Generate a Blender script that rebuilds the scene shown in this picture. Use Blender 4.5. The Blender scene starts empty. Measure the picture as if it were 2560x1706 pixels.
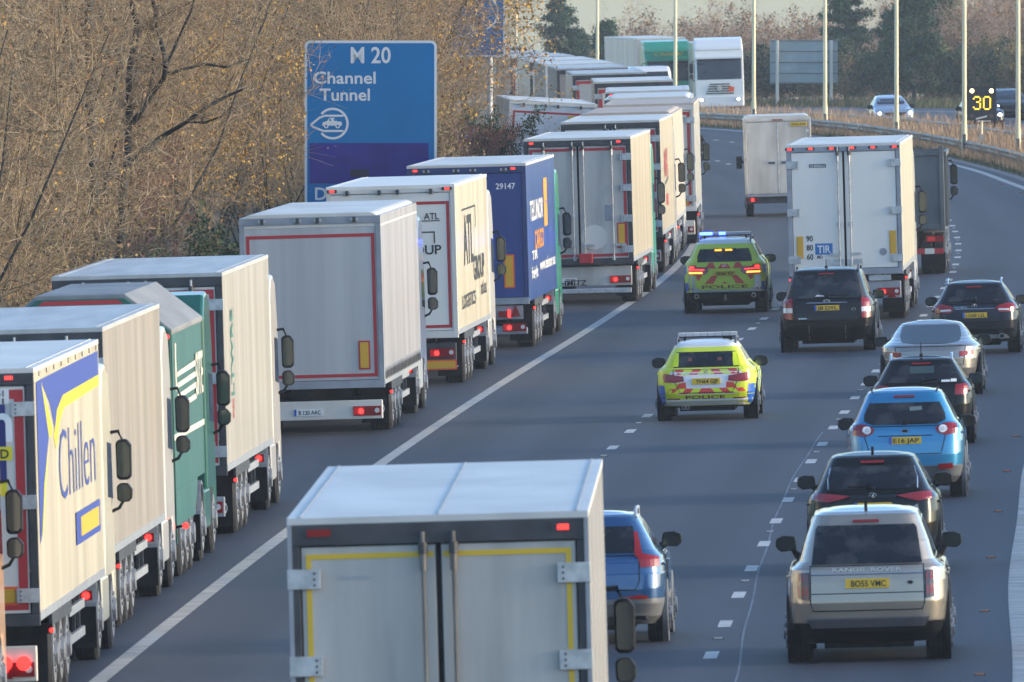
import bpy, bmesh, math, random
import numpy as np
from mathutils import Vector, Matrix
SC = bpy.context.scene
COL = SC.collection
R = math.radians
# ------------------------------------------------------------------ camera, sky, sun, exposure
CAMZ = 9.0
cd = bpy.data.cameras.new("camera"); cam = bpy.data.objects.new("camera", cd); COL.objects.link(cam)
cd.sensor_width = 36.0; cd.sensor_fit = 'HORIZONTAL'; cd.lens = 580.8
cd.clip_start = 1.0; cd.clip_end = 6000.0
cam.location = (0, 0, CAMZ); cam.rotation_euler = (R(90) - math.atan(1028/41300), 0, 0)
cd.dof.use_dof = True; cd.dof.focus_distance = 345.0; cd.dof.aperture_fstop = 16.0
SC.camera = cam
SUN_EL, SUN_AZ = R(12), R(93)
w = bpy.data.worlds.new("World"); SC.world = w; w.use_nodes = True
wn = w.node_tree.nodes; sky = wn.new('ShaderNodeTexSky'); sky.sky_type = 'NISHITA'; sky.sun_disc = False
sky.sun_elevation = SUN_EL; sky.sun_rotation = SUN_AZ
sky.air_density = 0.88; sky.dust_density = 1.1; sky.ozone_density = 2.9
w.node_tree.links.new(sky.outputs[0], wn['Background'].inputs[0]); wn['Background'].inputs[1].default_value = 0.15
ld = bpy.data.lights.new("sun", 'SUN'); ld.energy = 1.2; ld.angle = R(16); ld.color = (1.0, 0.80, 0.52)
sun = bpy.data.objects.new("sun", ld); COL.objects.link(sun)
sd = Vector((math.sin(SUN_AZ)*math.cos(SUN_EL), math.cos(SUN_AZ)*math.cos(SUN_EL), math.sin(SUN_EL)))
sun.rotation_euler = sd.to_track_quat('Z', 'Y').to_euler()
SC.view_settings.view_transform = 'Standard'; SC.view_settings.look = 'None'
SC.view_settings.gamma = 1.0; SC.view_settings.exposure = 1.72
# ------------------------------------------------------------------ road geometry
S = 0.028                                     # crossfall, falling to the left
KY = [-60, 150, 240, 300, 350, 400, 440, 480, 510, 550, 630, 705, 800, 900, 1000, 1200, 1600]
KM = [.022, .027, .035, .042, .047, .042, .030, .017, .006, -.008, -.036, -.066, -.10, -.135, -.165, -.20, -.22]
_ys = np.arange(-60, 1601, 1.0); _ms = np.interp(_ys, KY, KM)
_L = np.concatenate([[0], np.cumsum((_ms[1:]+_ms[:-1])/2)]); _L += -4.95 - np.interp(200, _ys, _L)
def L(y): return float(np.interp(y, _ys, _L))          # inner edge of the solid line between lane 1 and the hard shoulder
def slope(y): return float(np.interp(y, _ys, _ms))
RW = 10.95                                    # three lanes
def prof(y):
    if y < 680: return 0.0
    if y < 1000: return -1.7*((y-680)/320)**1.4
    return -1.7 - .02*(y-1000)
def gz(x, y): return prof(y) + S*max(-25.0, min(45.0, x))
# ------------------------------------------------------------------ materials
MATS = {}
def nmat(name):
    m = bpy.data.materials.new(name); m.use_nodes = True
    return m, m.node_tree.nodes, m.node_tree.links, m.node_tree.nodes['Principled BSDF']
def mat(name, col, rough=.5, metal=0, coat=0, emit=None, es=0, spec=.5):
    if name in MATS: return MATS[name]
    m, n, l, b = nmat(name)
    b.inputs['Base Color'].default_value = (*col, 1); b.inputs['Roughness'].default_value = rough
    b.inputs['Metallic'].default_value = metal; b.inputs['Coat Weight'].default_value = coat
    b.inputs['Coat Roughness'].default_value = .06; b.inputs['Specular IOR Level'].default_value = spec
    if emit: b.inputs['Emission Color'].default_value = (*emit, 1); b.inputs['Emission Strength'].default_value = es
    MATS[name] = m; return m
def noisy(name, c1, c2, scale=(3, 3, 3), rough=.5, detail=5, lo=.35, hi=.65, bump=0, bscale=None, metal=0, rvar=0, coat=0, dist=.02):
    """two-colour noise material in object coordinates, optional bump"""
    if name in MATS: return MATS[name]
    m, n, l, b = nmat(name)
    tc = n.new('ShaderNodeTexCoord'); mp = n.new('ShaderNodeMapping'); mp.inputs['Scale'].default_value = scale
    nz = n.new('ShaderNodeTexNoise'); nz.inputs['Scale'].default_value = 1; nz.inputs['Detail'].default_value = detail
    rp = n.new('ShaderNodeValToRGB'); rp.color_ramp.elements[0].position = lo; rp.color_ramp.elements[1].position = hi
    rp.color_ramp.elements[0].color = (*c1, 1); rp.color_ramp.elements[1].color = (*c2, 1)
    l.new(tc.outputs['Object'], mp.inputs['Vector']); l.new(mp.outputs[0], nz.inputs['Vector'])
    l.new(nz.outputs['Fac'], rp.inputs['Fac']); l.new(rp.outputs['Color'], b.inputs['Base Color'])
    b.inputs['Roughness'].default_value = rough; b.inputs['Metallic'].default_value = metal; b.inputs['Coat Weight'].default_value = coat
    if rvar:
        mr = n.new('ShaderNodeMapRange'); mr.inputs['To Min'].default_value = rough-rvar; mr.inputs['To Max'].default_value = rough+rvar
        l.new(nz.outputs['Fac'], mr.inputs['Value']); l.new(mr.outputs[0], b.inputs['Roughness'])
    if bump:
        mp2 = n.new('ShaderNodeMapping'); mp2.inputs['Scale'].default_value = bscale or scale
        nz2 = n.new('ShaderNodeTexNoise'); nz2.inputs['Scale'].default_value = 1; nz2.inputs['Detail'].default_value = 3
        bp = n.new('ShaderNodeBump'); bp.inputs['Strength'].default_value = bump; bp.inputs['Distance'].default_value = dist
        l.new(tc.outputs['Object'], mp2.inputs['Vector']); l.new(mp2.outputs[0], nz2.inputs['Vector'])
        l.new(nz2.outputs['Fac'], bp.inputs['Height']); l.new(bp.outputs[0], b.inputs['Normal'])
    MATS[name] = m; return m
def side_mat(name, col, dirt=(.42, .38, .33), rough=.22):
    """trailer side: paint over slightly wavy sheet (vertical waves), patchy grime, reflection streaks painted into the colour"""
    if name in MATS: return MATS[name]
    m, n, l, b = nmat(name)
    tc = n.new('ShaderNodeTexCoord')
    def nz(scale, detail):
        mp = n.new('ShaderNodeMapping'); mp.inputs['Scale'].default_value = scale; t = n.new('ShaderNodeTexNoise')
        t.inputs['Scale'].default_value = 1; t.inputs['Detail'].default_value = detail
        l.new(tc.outputs['Object'], mp.inputs['Vector']); l.new(mp.outputs[0], t.inputs['Vector']); return t
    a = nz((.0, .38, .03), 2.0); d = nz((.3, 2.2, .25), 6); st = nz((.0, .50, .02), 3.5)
    mx = n.new('ShaderNodeMixRGB'); mx.inputs['Color1'].default_value = (*col, 1); mx.inputs['Color2'].default_value = (*dirt, 1)
    mr = n.new('ShaderNodeMapRange'); mr.inputs['From Min'].default_value = .42; mr.inputs['From Max'].default_value = .78; mr.inputs['To Max'].default_value = .8
    l.new(d.outputs['Fac'], mr.inputs['Value']); l.new(mr.outputs[0], mx.inputs['Fac'])
    m2 = n.new('ShaderNodeMixRGB'); m2.inputs['Color2'].default_value = (col[0]*.72, col[1]*.72, col[2]*.72, 1); r2 = n.new('ShaderNodeMapRange'); r2.inputs['From Min'].default_value = .44; r2.inputs['From Max'].default_value = .66  # upright darker bands stand in for reflections, painted into the base colour
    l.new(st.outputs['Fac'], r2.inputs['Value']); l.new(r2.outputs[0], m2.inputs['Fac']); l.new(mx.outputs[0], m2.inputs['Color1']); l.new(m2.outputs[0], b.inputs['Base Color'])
    bp = n.new('ShaderNodeBump'); bp.inputs['Strength'].default_value = .5; bp.inputs['Distance'].default_value = .045
    l.new(a.outputs['Fac'], bp.inputs['Height']); l.new(bp.outputs[0], b.inputs['Normal'])
    b.inputs['Roughness'].default_value = rough; b.inputs['Specular IOR Level'].default_value = .5
    MATS[name] = m; return m
WHITE = noisy('white_panel', (.58, .55, .49), (.69, .66, .595), (1.2, 1.2, .35), .42, rvar=.06)
DIRTY = noisy('dirty_white_panel', (.36, .345, .315), (.54, .52, .475), (2.6, 2, .35), .5, detail=8, rvar=.08)
CREAM = noisy('cream_panel', (.62, .56, .46), (.70, .65, .55), (1.5, 1.5, .4), .5)
CLEANW = noisy('clean_white_panel', (.72, .685, .615), (.80, .765, .69), (1.2, 1.2, .35), .4, rvar=.06)
ROOF = noisy('roof_sheet', (.55, .52, .465), (.69, .655, .59), (.9, .30, 1), .42, detail=8)
ROOFG = noisy('grey_roof_sheet', (.36, .355, .34), (.50, .49, .47), (2.5, .25, 1), .42)
TAN = noisy('tan_canvas', (.47, .38, .30), (.56, .46, .37), (1.5, .6, 1), .6)
DFRAME = noisy('dark_frame', (.024, .026, .030), (.052, .054, .058), (3, 3, 3), .55)
GFRAME = noisy('grey_frame', (.22, .24, .27), (.30, .32, .35), (3, 3, 3), .45)
RUB = noisy('black_rubber', (.006, .0065, .008), (.015, .015, .017), (6, 6, 6), .85)
PLAS = mat('dark_plastic', (.008, .009, .011), .5, spec=.18)
GRIMEBAR = noisy('grimy_bar', (.10, .09, .085), (.20, .185, .17), (5, 5, 1.2), .5, metal=.2)
STEEL = noisy('galvanised_steel', (.38, .39, .40), (.55, .56, .57), (9, 9, 9), .38, metal=.5)
CHROME = mat('chrome', (.72, .74, .76), .12, metal=.9)
DSTEEL = mat('dark_steel', (.10, .10, .11), .4, metal=.3)
RED = mat('red_tape', (.42, .02, .025), .4)
YELT = mat('yellow_tape', (.62, .40, .02), .4)
AMB = mat('amber_board', (.62, .34, .02), .35)
ORR = mat('orange_red_edge', (.72, .09, .02), .4)
REDL = mat('red_lens', (.24, .006, .008), .15, coat=.3)
REDON = mat('lit_red_lamp', (.5, .02, .02), .2, emit=(1, .03, .025), es=1.0)
REDLO = mat('red_lamp_dim', (.40, .015, .015), .2, emit=(1, .02, .02), es=.06)
AMBON = mat('lit_amber_lamp', (.6, .3, .02), .2, emit=(1, .30, .02), es=1.0)
CLEARL = mat('clear_lens', (.62, .6, .58), .12, coat=.5)
GLASS = noisy('dark_glass', (.008, .011, .014), (.020, .025, .032), (1.6, 1.0, 2.2), .06)
MIRG = mat('mirror_glass', (.10, .115, .115), .07, metal=.9)
PLY = mat('plate_yellow', (.68, .44, .03), .4)
PLW = mat('plate_white', (.70, .70, .68), .4)
EUB = mat('plate_blue_band', (.03, .09, .45), .4)
INK = mat('black_ink', (.012, .012, .014), .5)
TXW = mat('white_letters', (.76, .77, .76), .5)
HEADL = mat('lit_headlamp', (.8, .8, .8), .2, emit=(1, .93, .8), es=8)
# ------------------------------------------------------------------ mesh helpers
class MB:
    def __init__(s): s.v = []; s.f = []; s.mi = []; s.m = []
    def _m(s, m):
        if m not in s.m: s.m.append(m)
        return s.m.index(m)
    def add(s, vs, fs, m):
        k = len(s.v); i = s._m(m); s.v += [tuple(p) for p in vs]
        for f in fs: s.f.append([k+a for a in f]); s.mi.append(i)
        return s
    def box(s, x0, x1, y0, y1, z0, z1, m):
        return s.add([(x0,y0,z0),(x1,y0,z0),(x1,y1,z0),(x0,y1,z0),(x0,y0,z1),(x1,y0,z1),(x1,y1,z1),(x0,y1,z1)],
              [(0,3,2,1),(4,5,6,7),(0,1,5,4),(1,2,6,5),(2,3,7,6),(3,0,4,7)], m)
    def prism(s, poly, ax, a0, a1, m):
        """poly in the plane across axis ax; 'x': (y,z), 'y': (x,z), 'z': (x,y)"""
        n = len(poly)
        def P(p, a): return {'x': (a, p[0], p[1]), 'y': (p[0], a, p[1]), 'z': (p[0], p[1], a)}[ax]
        vs = [P(p, a0) for p in poly] + [P(p, a1) for p in poly]
        ar = sum(poly[i][0]*poly[(i+1) % n][1]-poly[(i+1) % n][0]*poly[i][1] for i in range(n))
        flip = (ar > 0) == (ax == 'y')
        fs = [list(range(n))[::-1], list(range(n, 2*n))] + [(i, (i+1) % n, n+(i+1) % n, n+i) for i in range(n)]
        if flip: fs = [list(f)[::-1] for f in fs]
        return s.add(vs, fs, m)
    def cyl(s, c, ax, r, h, m, n=20, r2=None):
        r2 = r if r2 is None else r2; e = {'x': 0, 'y': 1, 'z': 2}[ax]; a, b = [(1, 2), (2, 0), (0, 1)][e]
        vs = []
        for k, rr in ((-.5, r), (.5, r2)):
            for i in range(n):
                t = 2*math.pi*i/n; p = [0, 0, 0]; p[e] = c[e]+k*h; p[a] = c[a]+rr*math.cos(t); p[b] = c[b]+rr*math.sin(t); vs.append(p)
        return s.add(vs, [list(range(n))[::-1], list(range(n, 2*n))] + [(i, (i+1) % n, n+(i+1) % n, n+i) for i in range(n)], m)
    def tube(s, pts, r, m, n=6):
        pts = [Vector(p) for p in pts]; vs = []; N = len(pts)
        for i, p in enumerate(pts):
            d = (pts[min(i+1, N-1)]-pts[max(i-1, 0)]).normalized(); u = d.orthogonal().normalized(); q = d.cross(u)
            for k in range(n):
                t = 2*math.pi*k/n; vs.append(p + r*(u*math.cos(t)+q*math.sin(t)))
        fs = [(i*n+k, i*n+(k+1) % n, (i+1)*n+(k+1) % n, (i+1)*n+k) for i in range(N-1) for k in range(n)]
        fs += [list(range(n))[::-1], list(range((N-1)*n, N*n))]
        return s.add(vs, fs, m)
    def loft(s, rings, m, caps=True):
        n = len(rings[0]); vs = [p for r in rings for p in r]
        fs = [(i*n+k, i*n+(k+1) % n, (i+1)*n+(k+1) % n, (i+1)*n+k) for i in range(len(rings)-1) for k in range(n)]
        if caps: fs += [list(range(n))[::-1], list(range((len(rings)-1)*n, len(rings)*n))]
        return s.add(vs, fs, m)
    def mesh(s, name):
        me = bpy.data.meshes.new(name); me.from_pydata(s.v, [], s.f)
        for m in s.m: me.materials.append(m)
        me.polygons.foreach_set('material_index', s.mi); me.update(); return me
    def build(s, name, parent=None, bevel=0, smooth=0, loc=None):
        me = s.mesh(name)
        return link(name, me, parent, bevel, smooth, loc)
def link(name, me, parent=None, bevel=0, smooth=0, loc=None):
    o = bpy.data.objects.new(name, me); COL.objects.link(o)
    if parent: o.parent = parent
    if loc: o.location = loc
    if smooth:
        if smooth is True or smooth >= 180: me.polygons.foreach_set('use_smooth', [True]*len(me.polygons))
        else: me.set_sharp_from_angle(angle=R(smooth)); me.polygons.foreach_set('use_smooth', [True]*len(me.polygons))
    if bevel:
        b = o.modifiers.new('bevel', 'BEVEL'); b.width = bevel; b.segments = 2; b.limit_method = 'ANGLE'; b.angle_limit = R(40)
    return o
def empty(name, label, cat, loc=(0, 0, 0), rot=(0, 0, 0), group=None):
    o = bpy.data.objects.new(name, None); COL.objects.link(o); o.location = loc; o.rotation_euler = rot; o.empty_display_size = .3
    o['label'] = label; o['category'] = cat
    if group: o['group'] = group
    return o
def tag(o, label=None, cat=None, group=None, kind=None):
    for k, v in (('label', label), ('category', cat), ('group', group), ('kind', kind)):
        if v: o[k] = v
    return o
_tc = {}
def text2d(s, off=.018):
    """(verts2d, faces) of a word, unit height of capitals, centred"""
    if (s, off) in _tc: return _tc[(s, off)]
    cu = bpy.data.curves.new('t', 'FONT'); cu.body = s; cu.resolution_u = 3; cu.offset = off; ob = bpy.data.objects.new('t', cu)
    me = ob.to_mesh(); v = [(p.co.x, p.co.y) for p in me.vertices]; f = [tuple(p.vertices) for p in me.polygons]
    ob.to_mesh_clear(); bpy.data.objects.remove(ob); bpy.data.curves.remove(cu)
    x0, x1 = min(p[0] for p in v), max(p[0] for p in v); h = .73; cx = (x0+x1)/2
    r = ([((p[0]-cx)/h, (p[1]-h/2)/h) for p in v], f, (x1-x0)/h); _tc[(s, off)] = r; return r
def text(s, m, parent, fn, h, width=None, name='lettering', off=.018):
    """fn maps (a, b) metres in the text plane to a 3-D point"""
    v, f, wd = text2d(s, off); k = (width/wd) if width else h
    mb = MB(); mb.add([fn(a*k, b*h) for a, b in v], f, m)
    return mb.build(name, parent)
def rear_plane(x, y, z): return lambda a, b: (x+a, y, z+b)
def front_plane(x, y, z): return lambda a, b: (x-a, y, z+b)
def right_plane(x, y, z): return lambda a, b: (x, y+a, z+b)
def place(name, label, cat, x, y, m=None, group=None, flip=False, dz=0):
    m = slope(y) if m is None else m
    return empty(name, label, cat, (x, y, gz(x, y)+dz), (0, S if flip else -S, -math.atan(m) + (math.pi if flip else 0)), group)
# ------------------------------------------------------------------ setting: ground, carriageways, markings
def strip(name, ys, o0, o1, dz, m, kind='structure', nx=1, off=None):
    mb = MB(); vs = []
    for y in ys:
        for i in range(nx+1):
            x = L(y) + o0 + (o1-o0)*i/nx
            if off: x += off(y)
            vs.append((x, y, gz(x, y)+dz))
    fs = [(j*(nx+1)+i, j*(nx+1)+i+1, (j+1)*(nx+1)+i+1, (j+1)*(nx+1)+i) for j in range(len(ys)-1) for i in range(nx)]
    mb.add(vs, fs, m); o = mb.build(name, None, smooth=True); o['kind'] = kind
    uv = o.data.uv_layers.new(name='lane'); k = nx+1
    for lp in o.data.loops: j, i = divmod(lp.vertex_index, k); uv.data[lp.index].uv = (o0+(o1-o0)*i/nx, ys[j])
    return o
def asphalt():
    m, n, l, b = nmat('asphalt'); uv = n.new('ShaderNodeUVMap'); uv.uv_map = 'lane'; tc = n.new('ShaderNodeTexCoord')
    def nz(sc, det, src):
        mp = n.new('ShaderNodeMapping'); mp.inputs['Scale'].default_value = sc; t = n.new('ShaderNodeTexNoise'); t.inputs['Scale'].default_value = 1
        t.inputs['Detail'].default_value = det; l.new(src, mp.inputs['Vector']); l.new(mp.outputs[0], t.inputs['Vector']); return t.outputs['Fac']
    def math_(op, x, y=None, z=None):
        q = n.new('ShaderNodeMath'); q.operation = op
        for i, v in enumerate((x, y, z)):
            if v is None: continue
            if isinstance(v, (int, float)): q.inputs[i].default_value = v
            else: l.new(v, q.inputs[i])
        return q.outputs[0]
    long_ = nz((1.1, .03, 1), 4, uv.outputs[0]); broad = nz((.15, .02, 1), 3, uv.outputs[0]); grain = nz((14, 14, 14), 4, tc.outputs['Object']); blot = nz((.9, .12, 1), 6, uv.outputs[0])
    sep = n.new('ShaderNodeSeparateXYZ'); l.new(uv.outputs[0], sep.inputs[0])
    track = math_('COSINE', math_('MULTIPLY', sep.outputs['X'], 4*math.pi/3.65))             # +1 between, -1 in the wheel tracks
    v = math_('ADD', math_('MULTIPLY', long_, .55), math_('MULTIPLY', broad, .45)); v = math_('MULTIPLY_ADD', track, .12, v)
    v = math_('MULTIPLY_ADD', math_('SUBTRACT', grain, .5), .22, v)
    r = n.new('ShaderNodeValToRGB'); e = r.color_ramp.elements; e[0].color = (.017, .022, .033, 1); e[1].color = (.039, .045, .060, 1); e[0].position = .30; e[1].position = .70; l.new(v, r.inputs['Fac'])
    st = n.new('ShaderNodeMapRange'); st.inputs['From Min'].default_value = .62; st.inputs['From Max'].default_value = .72; st.inputs['To Min'].default_value = 1; st.inputs['To Max'].default_value = .72; l.new(blot, st.inputs['Value'])
    mx = n.new('ShaderNodeMixRGB'); mx.blend_type = 'MULTIPLY'; mx.inputs['Fac'].default_value = 1; l.new(r.outputs['Color'], mx.inputs['Color1']); l.new(st.outputs[0], mx.inputs['Color2'])
    l.new(mx.outputs[0], b.inputs['Base Color']); b.inputs['Roughness'].default_value = .7; b.inputs['Specular IOR Level'].default_value = .35
    bp = n.new('ShaderNodeBump'); bp.inputs['Strength'].default_value = .25; bp.inputs['Distance'].default_value = .01
    l.new(grain, bp.inputs['Height']); l.new(bp.outputs[0], b.inputs['Normal']); return m
ASPH = asphalt()
PAINT = noisy('road_paint', (.40, .39, .37), (.58, .57, .54), (3, 3, 3), .6)
RIB = noisy('ribbed_road_paint', (.34, .32, .28), (.50, .475, .43), (1.5, 2.2, 1), .6)
for q in (PAINT, RIB, RUB, TYRE0) if False else (PAINT, RIB, RUB): q.node_tree.nodes['Principled BSDF'].inputs['Specular IOR Level'].default_value = .15
GROUND = noisy('rough_ground', (.060, .062, .030), (.15, .115, .065), (.35, .35, .35), .9, detail=8)
VERGE = noisy('short_grass_soil', (.045, .065, .022), (.11, .10, .05), (1.5, .6, 1), .9, detail=8)
KERB = noisy('drain_channel', (.10, .10, .10), (.20, .19, .18), (2, 1, 1), .8)
ground_offs = [-240, -120, -60, -40, -30, -24, -19, -15, -12, -9.5, -7.5, -6, -4.6, -3.6, 0, 5, 10.95, 12, 14, 17, 20, 25, 30, 33, 36, 45, 60, 100, 180, 320]
ys = list(range(-40, 1501, 10)); mb = MB(); vs = []
random.seed(4)
for y in ys:
    for o in ground_offs:
        x = max(-255, min(360, L(y)+o)); z = gz(x, y) - .06
        if o < -6: z += min(2.2, (-o-6)*.22) + random.uniform(-.15, .15)
        if o > 36: z += random.uniform(-.2, .2)
        vs.append((x, y, z))
n = len(ground_offs)
mb.add(vs, [(j*n+i, j*n+i+1, (j+1)*n+i+1, (j+1)*n+i) for j in range(len(ys)-1) for i in range(n-1)], GROUND)
tag(mb.build('ground', smooth=True), kind='structure')
yr = list(range(-30, 1200, 4))
strip('road', yr, -3.5, RW+1.0, 0, ASPH, nx=6)
strip('opposite_road', yr, RW+6.2, RW+21.8, 0, ASPH, nx=6)
strip('verge', yr, RW+1.0, RW+2.4, -.02, VERGE, nx=2)
strip('drain_channel', list(range(-30, 700, 4)), RW+.62, RW+.98, .004, KERB)
strip('hard_shoulder_line', yr, -.22, 0, .004, RIB)
# the ribbed right edge line is a real raised rib line: a low cross bar every half metre
wob = lambda y: .05*math.sin(y/23.0) + .03*math.sin(y/7.7+1)
strip('right_edge_line', list(range(-30, 1200, 2)), RW, RW+.27, .004, RIB, off=wob)
mb = MB()
y = 150.0
while y < 320:
    x = L(y)+RW+.01+wob(y); z = gz(x, y)
    mb.add([(x, y, z+.005), (x+.25, y, z+.005), (x+.25, y+.06, z+.016), (x, y+.06, z+.016), (x+.25, y+.12, z+.005), (x, y+.12, z+.005)],
           [(0, 1, 2, 3), (3, 2, 4, 5)], RIB); y += .5
tag(mb.build('edge_line_rib'), kind='structure')
strip('opposite_edge_line', yr, RW+7.1, RW+7.3, .004, PAINT)
strip('opposite_edge_line', yr, RW+18.3, RW+18.5, .004, PAINT)
def dashes(name, off, y0):
    mb = MB(); y = y0
    while y < 900:
        vs = [(L(q)+off+d, q, gz(L(q)+off+d, q)+.004) for q in (y, y+2.0) for d in (-.085, .085)]
        mb.add(vs, [(0, 1, 3, 2)], PAINT); y += 9
    tag(mb.build(name), kind='structure')
DASH2 = 202.3 - 9*8                         # phase of the right lane line
dashes('lane_line', 3.65, DASH2+1.2); dashes('lane_line', 7.30, DASH2)
dashes('opposite_lane_line', RW+10.9, 3); dashes('opposite_lane_line', RW+14.6, 3)
# pale sealed joint that wanders beside the right lane line
SEAL = noisy('pale_joint', (.05, .058, .075), (.12, .135, .17), (4, .5, 1), .6)
mb = MB(); pts = [(y, 7.30 + float(np.interp(y, [150, 197, 219, 240, 259, 275, 292], [.62, .42, .21, .04, -.10, -.14, -.13])) + .015*math.sin(y/3.1)) for y in range(150, 292, 3)]
vs = []
for y, o in pts:
    for d in (-.014, .014): x = L(y)+o+d; vs.append((x, y, gz(x, y)+.003))
mb.add(vs, [(2*i, 2*i+1, 2*i+3, 2*i+2) for i in range(len(pts)-1)], SEAL)
tag(mb.build('road_joint'), kind='structure')
# road studs
AMBR = mat('amber_stud', (.55, .17, .06), .4); WSTUD = mat('white_stud', (.55, .55, .55), .4)
def stud_mesh(m):
    mb = MB(); mb.box(-.065, .065, -.05, .05, 0, .018, RUB); mb.box(-.055, .055, -.052, -.03, .003, .016, m); mb.box(-.06, .06, -.03, .04, .017, .021, m); return mb.mesh('road_stud')
sm = stud_mesh(AMBR)
for k in range(22):
    y = 178 + 17.9*k
    x = L(y)+RW-.32
    o = link('road_stud', sm, None, loc=(x, y, gz(x, y)+.002)); o.rotation_euler = (0, -S, -slope(y))
    tag(o, 'small amber reflecting road stud set in the asphalt beside the ribbed right edge line', 'road stud', 'amber road studs along the right edge line')
sm = stud_mesh(WSTUD)
for off, ph in ((3.65, DASH2+1.2+5.5), (7.30, DASH2+5.5)):
    for k in range(20):
        y = ph + 18*k
        x = L(y)+off
        o = link('road_stud', sm, None, loc=(x, y, gz(x, y)+.002)); o.rotation_euler = (0, -S, -slope(y))
        tag(o, 'small pale road stud set in the gap between two lane dashes', 'road stud', 'pale road studs between the lane dashes')

# ------------------------------------------------------------------ wheels
TYRE = noisy('tyre', (.007, .0075, .009), (.020, .0195, .019), (5, 5, 5), .8); RIM = noisy('wheel_rim', (.20, .20, .21), (.42, .42, .43), (5, 5, 5), .4, metal=.5)
RIMD = mat('dark_alloy', (.10, .10, .11), .35, metal=.6)
_wm = {}
def wheel(parent, x, y, r, wd, side, alloy=False):
    """side +1: outer face to the right"""
    key = (r, wd, side, alloy)
    if key not in _wm:
        t = MB(); n = 28; prof_ = [(-.5, .74), (-.5, .93), (-.38, 1.0), (.38, 1.0), (.5, .93), (.5, .74)]
        rings = [[(wd*a, r*b*math.cos(2*math.pi*i/n), r*b*math.sin(2*math.pi*i/n)) for i in range(n)] for a, b in prof_]
        t.loft(rings, TYRE)
        for g in (-.22, 0, .22): t.cyl((g*wd, 0, 0), 'x', r*1.002, wd*.03, RUB, n)
        rm = MB(); f = side*wd*.5
        rm.cyl((f, 0, 0), 'x', r*.70, .03, RIMD if alloy else RIM, 24); rm.cyl((f+side*.03, 0, 0), 'x', r*.28, .06, RIM, 16)
        for k in range(5 if alloy else 10):
            a = 2*math.pi*k/(5 if alloy else 10); q = .46 if alloy else .42
            rm.cyl((f+side*.02, r*q*math.cos(a), r*q*math.sin(a)), 'x', r*(.13 if alloy else .05), .03, RIM, 8)
        _wm[key] = (t.mesh('tyre'), rm.mesh('rim'))
    tm, rmm = _wm[key]
    o = link('wheel', tm, parent, loc=(x, y, r)); link('rim', rmm, o); return o
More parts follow.
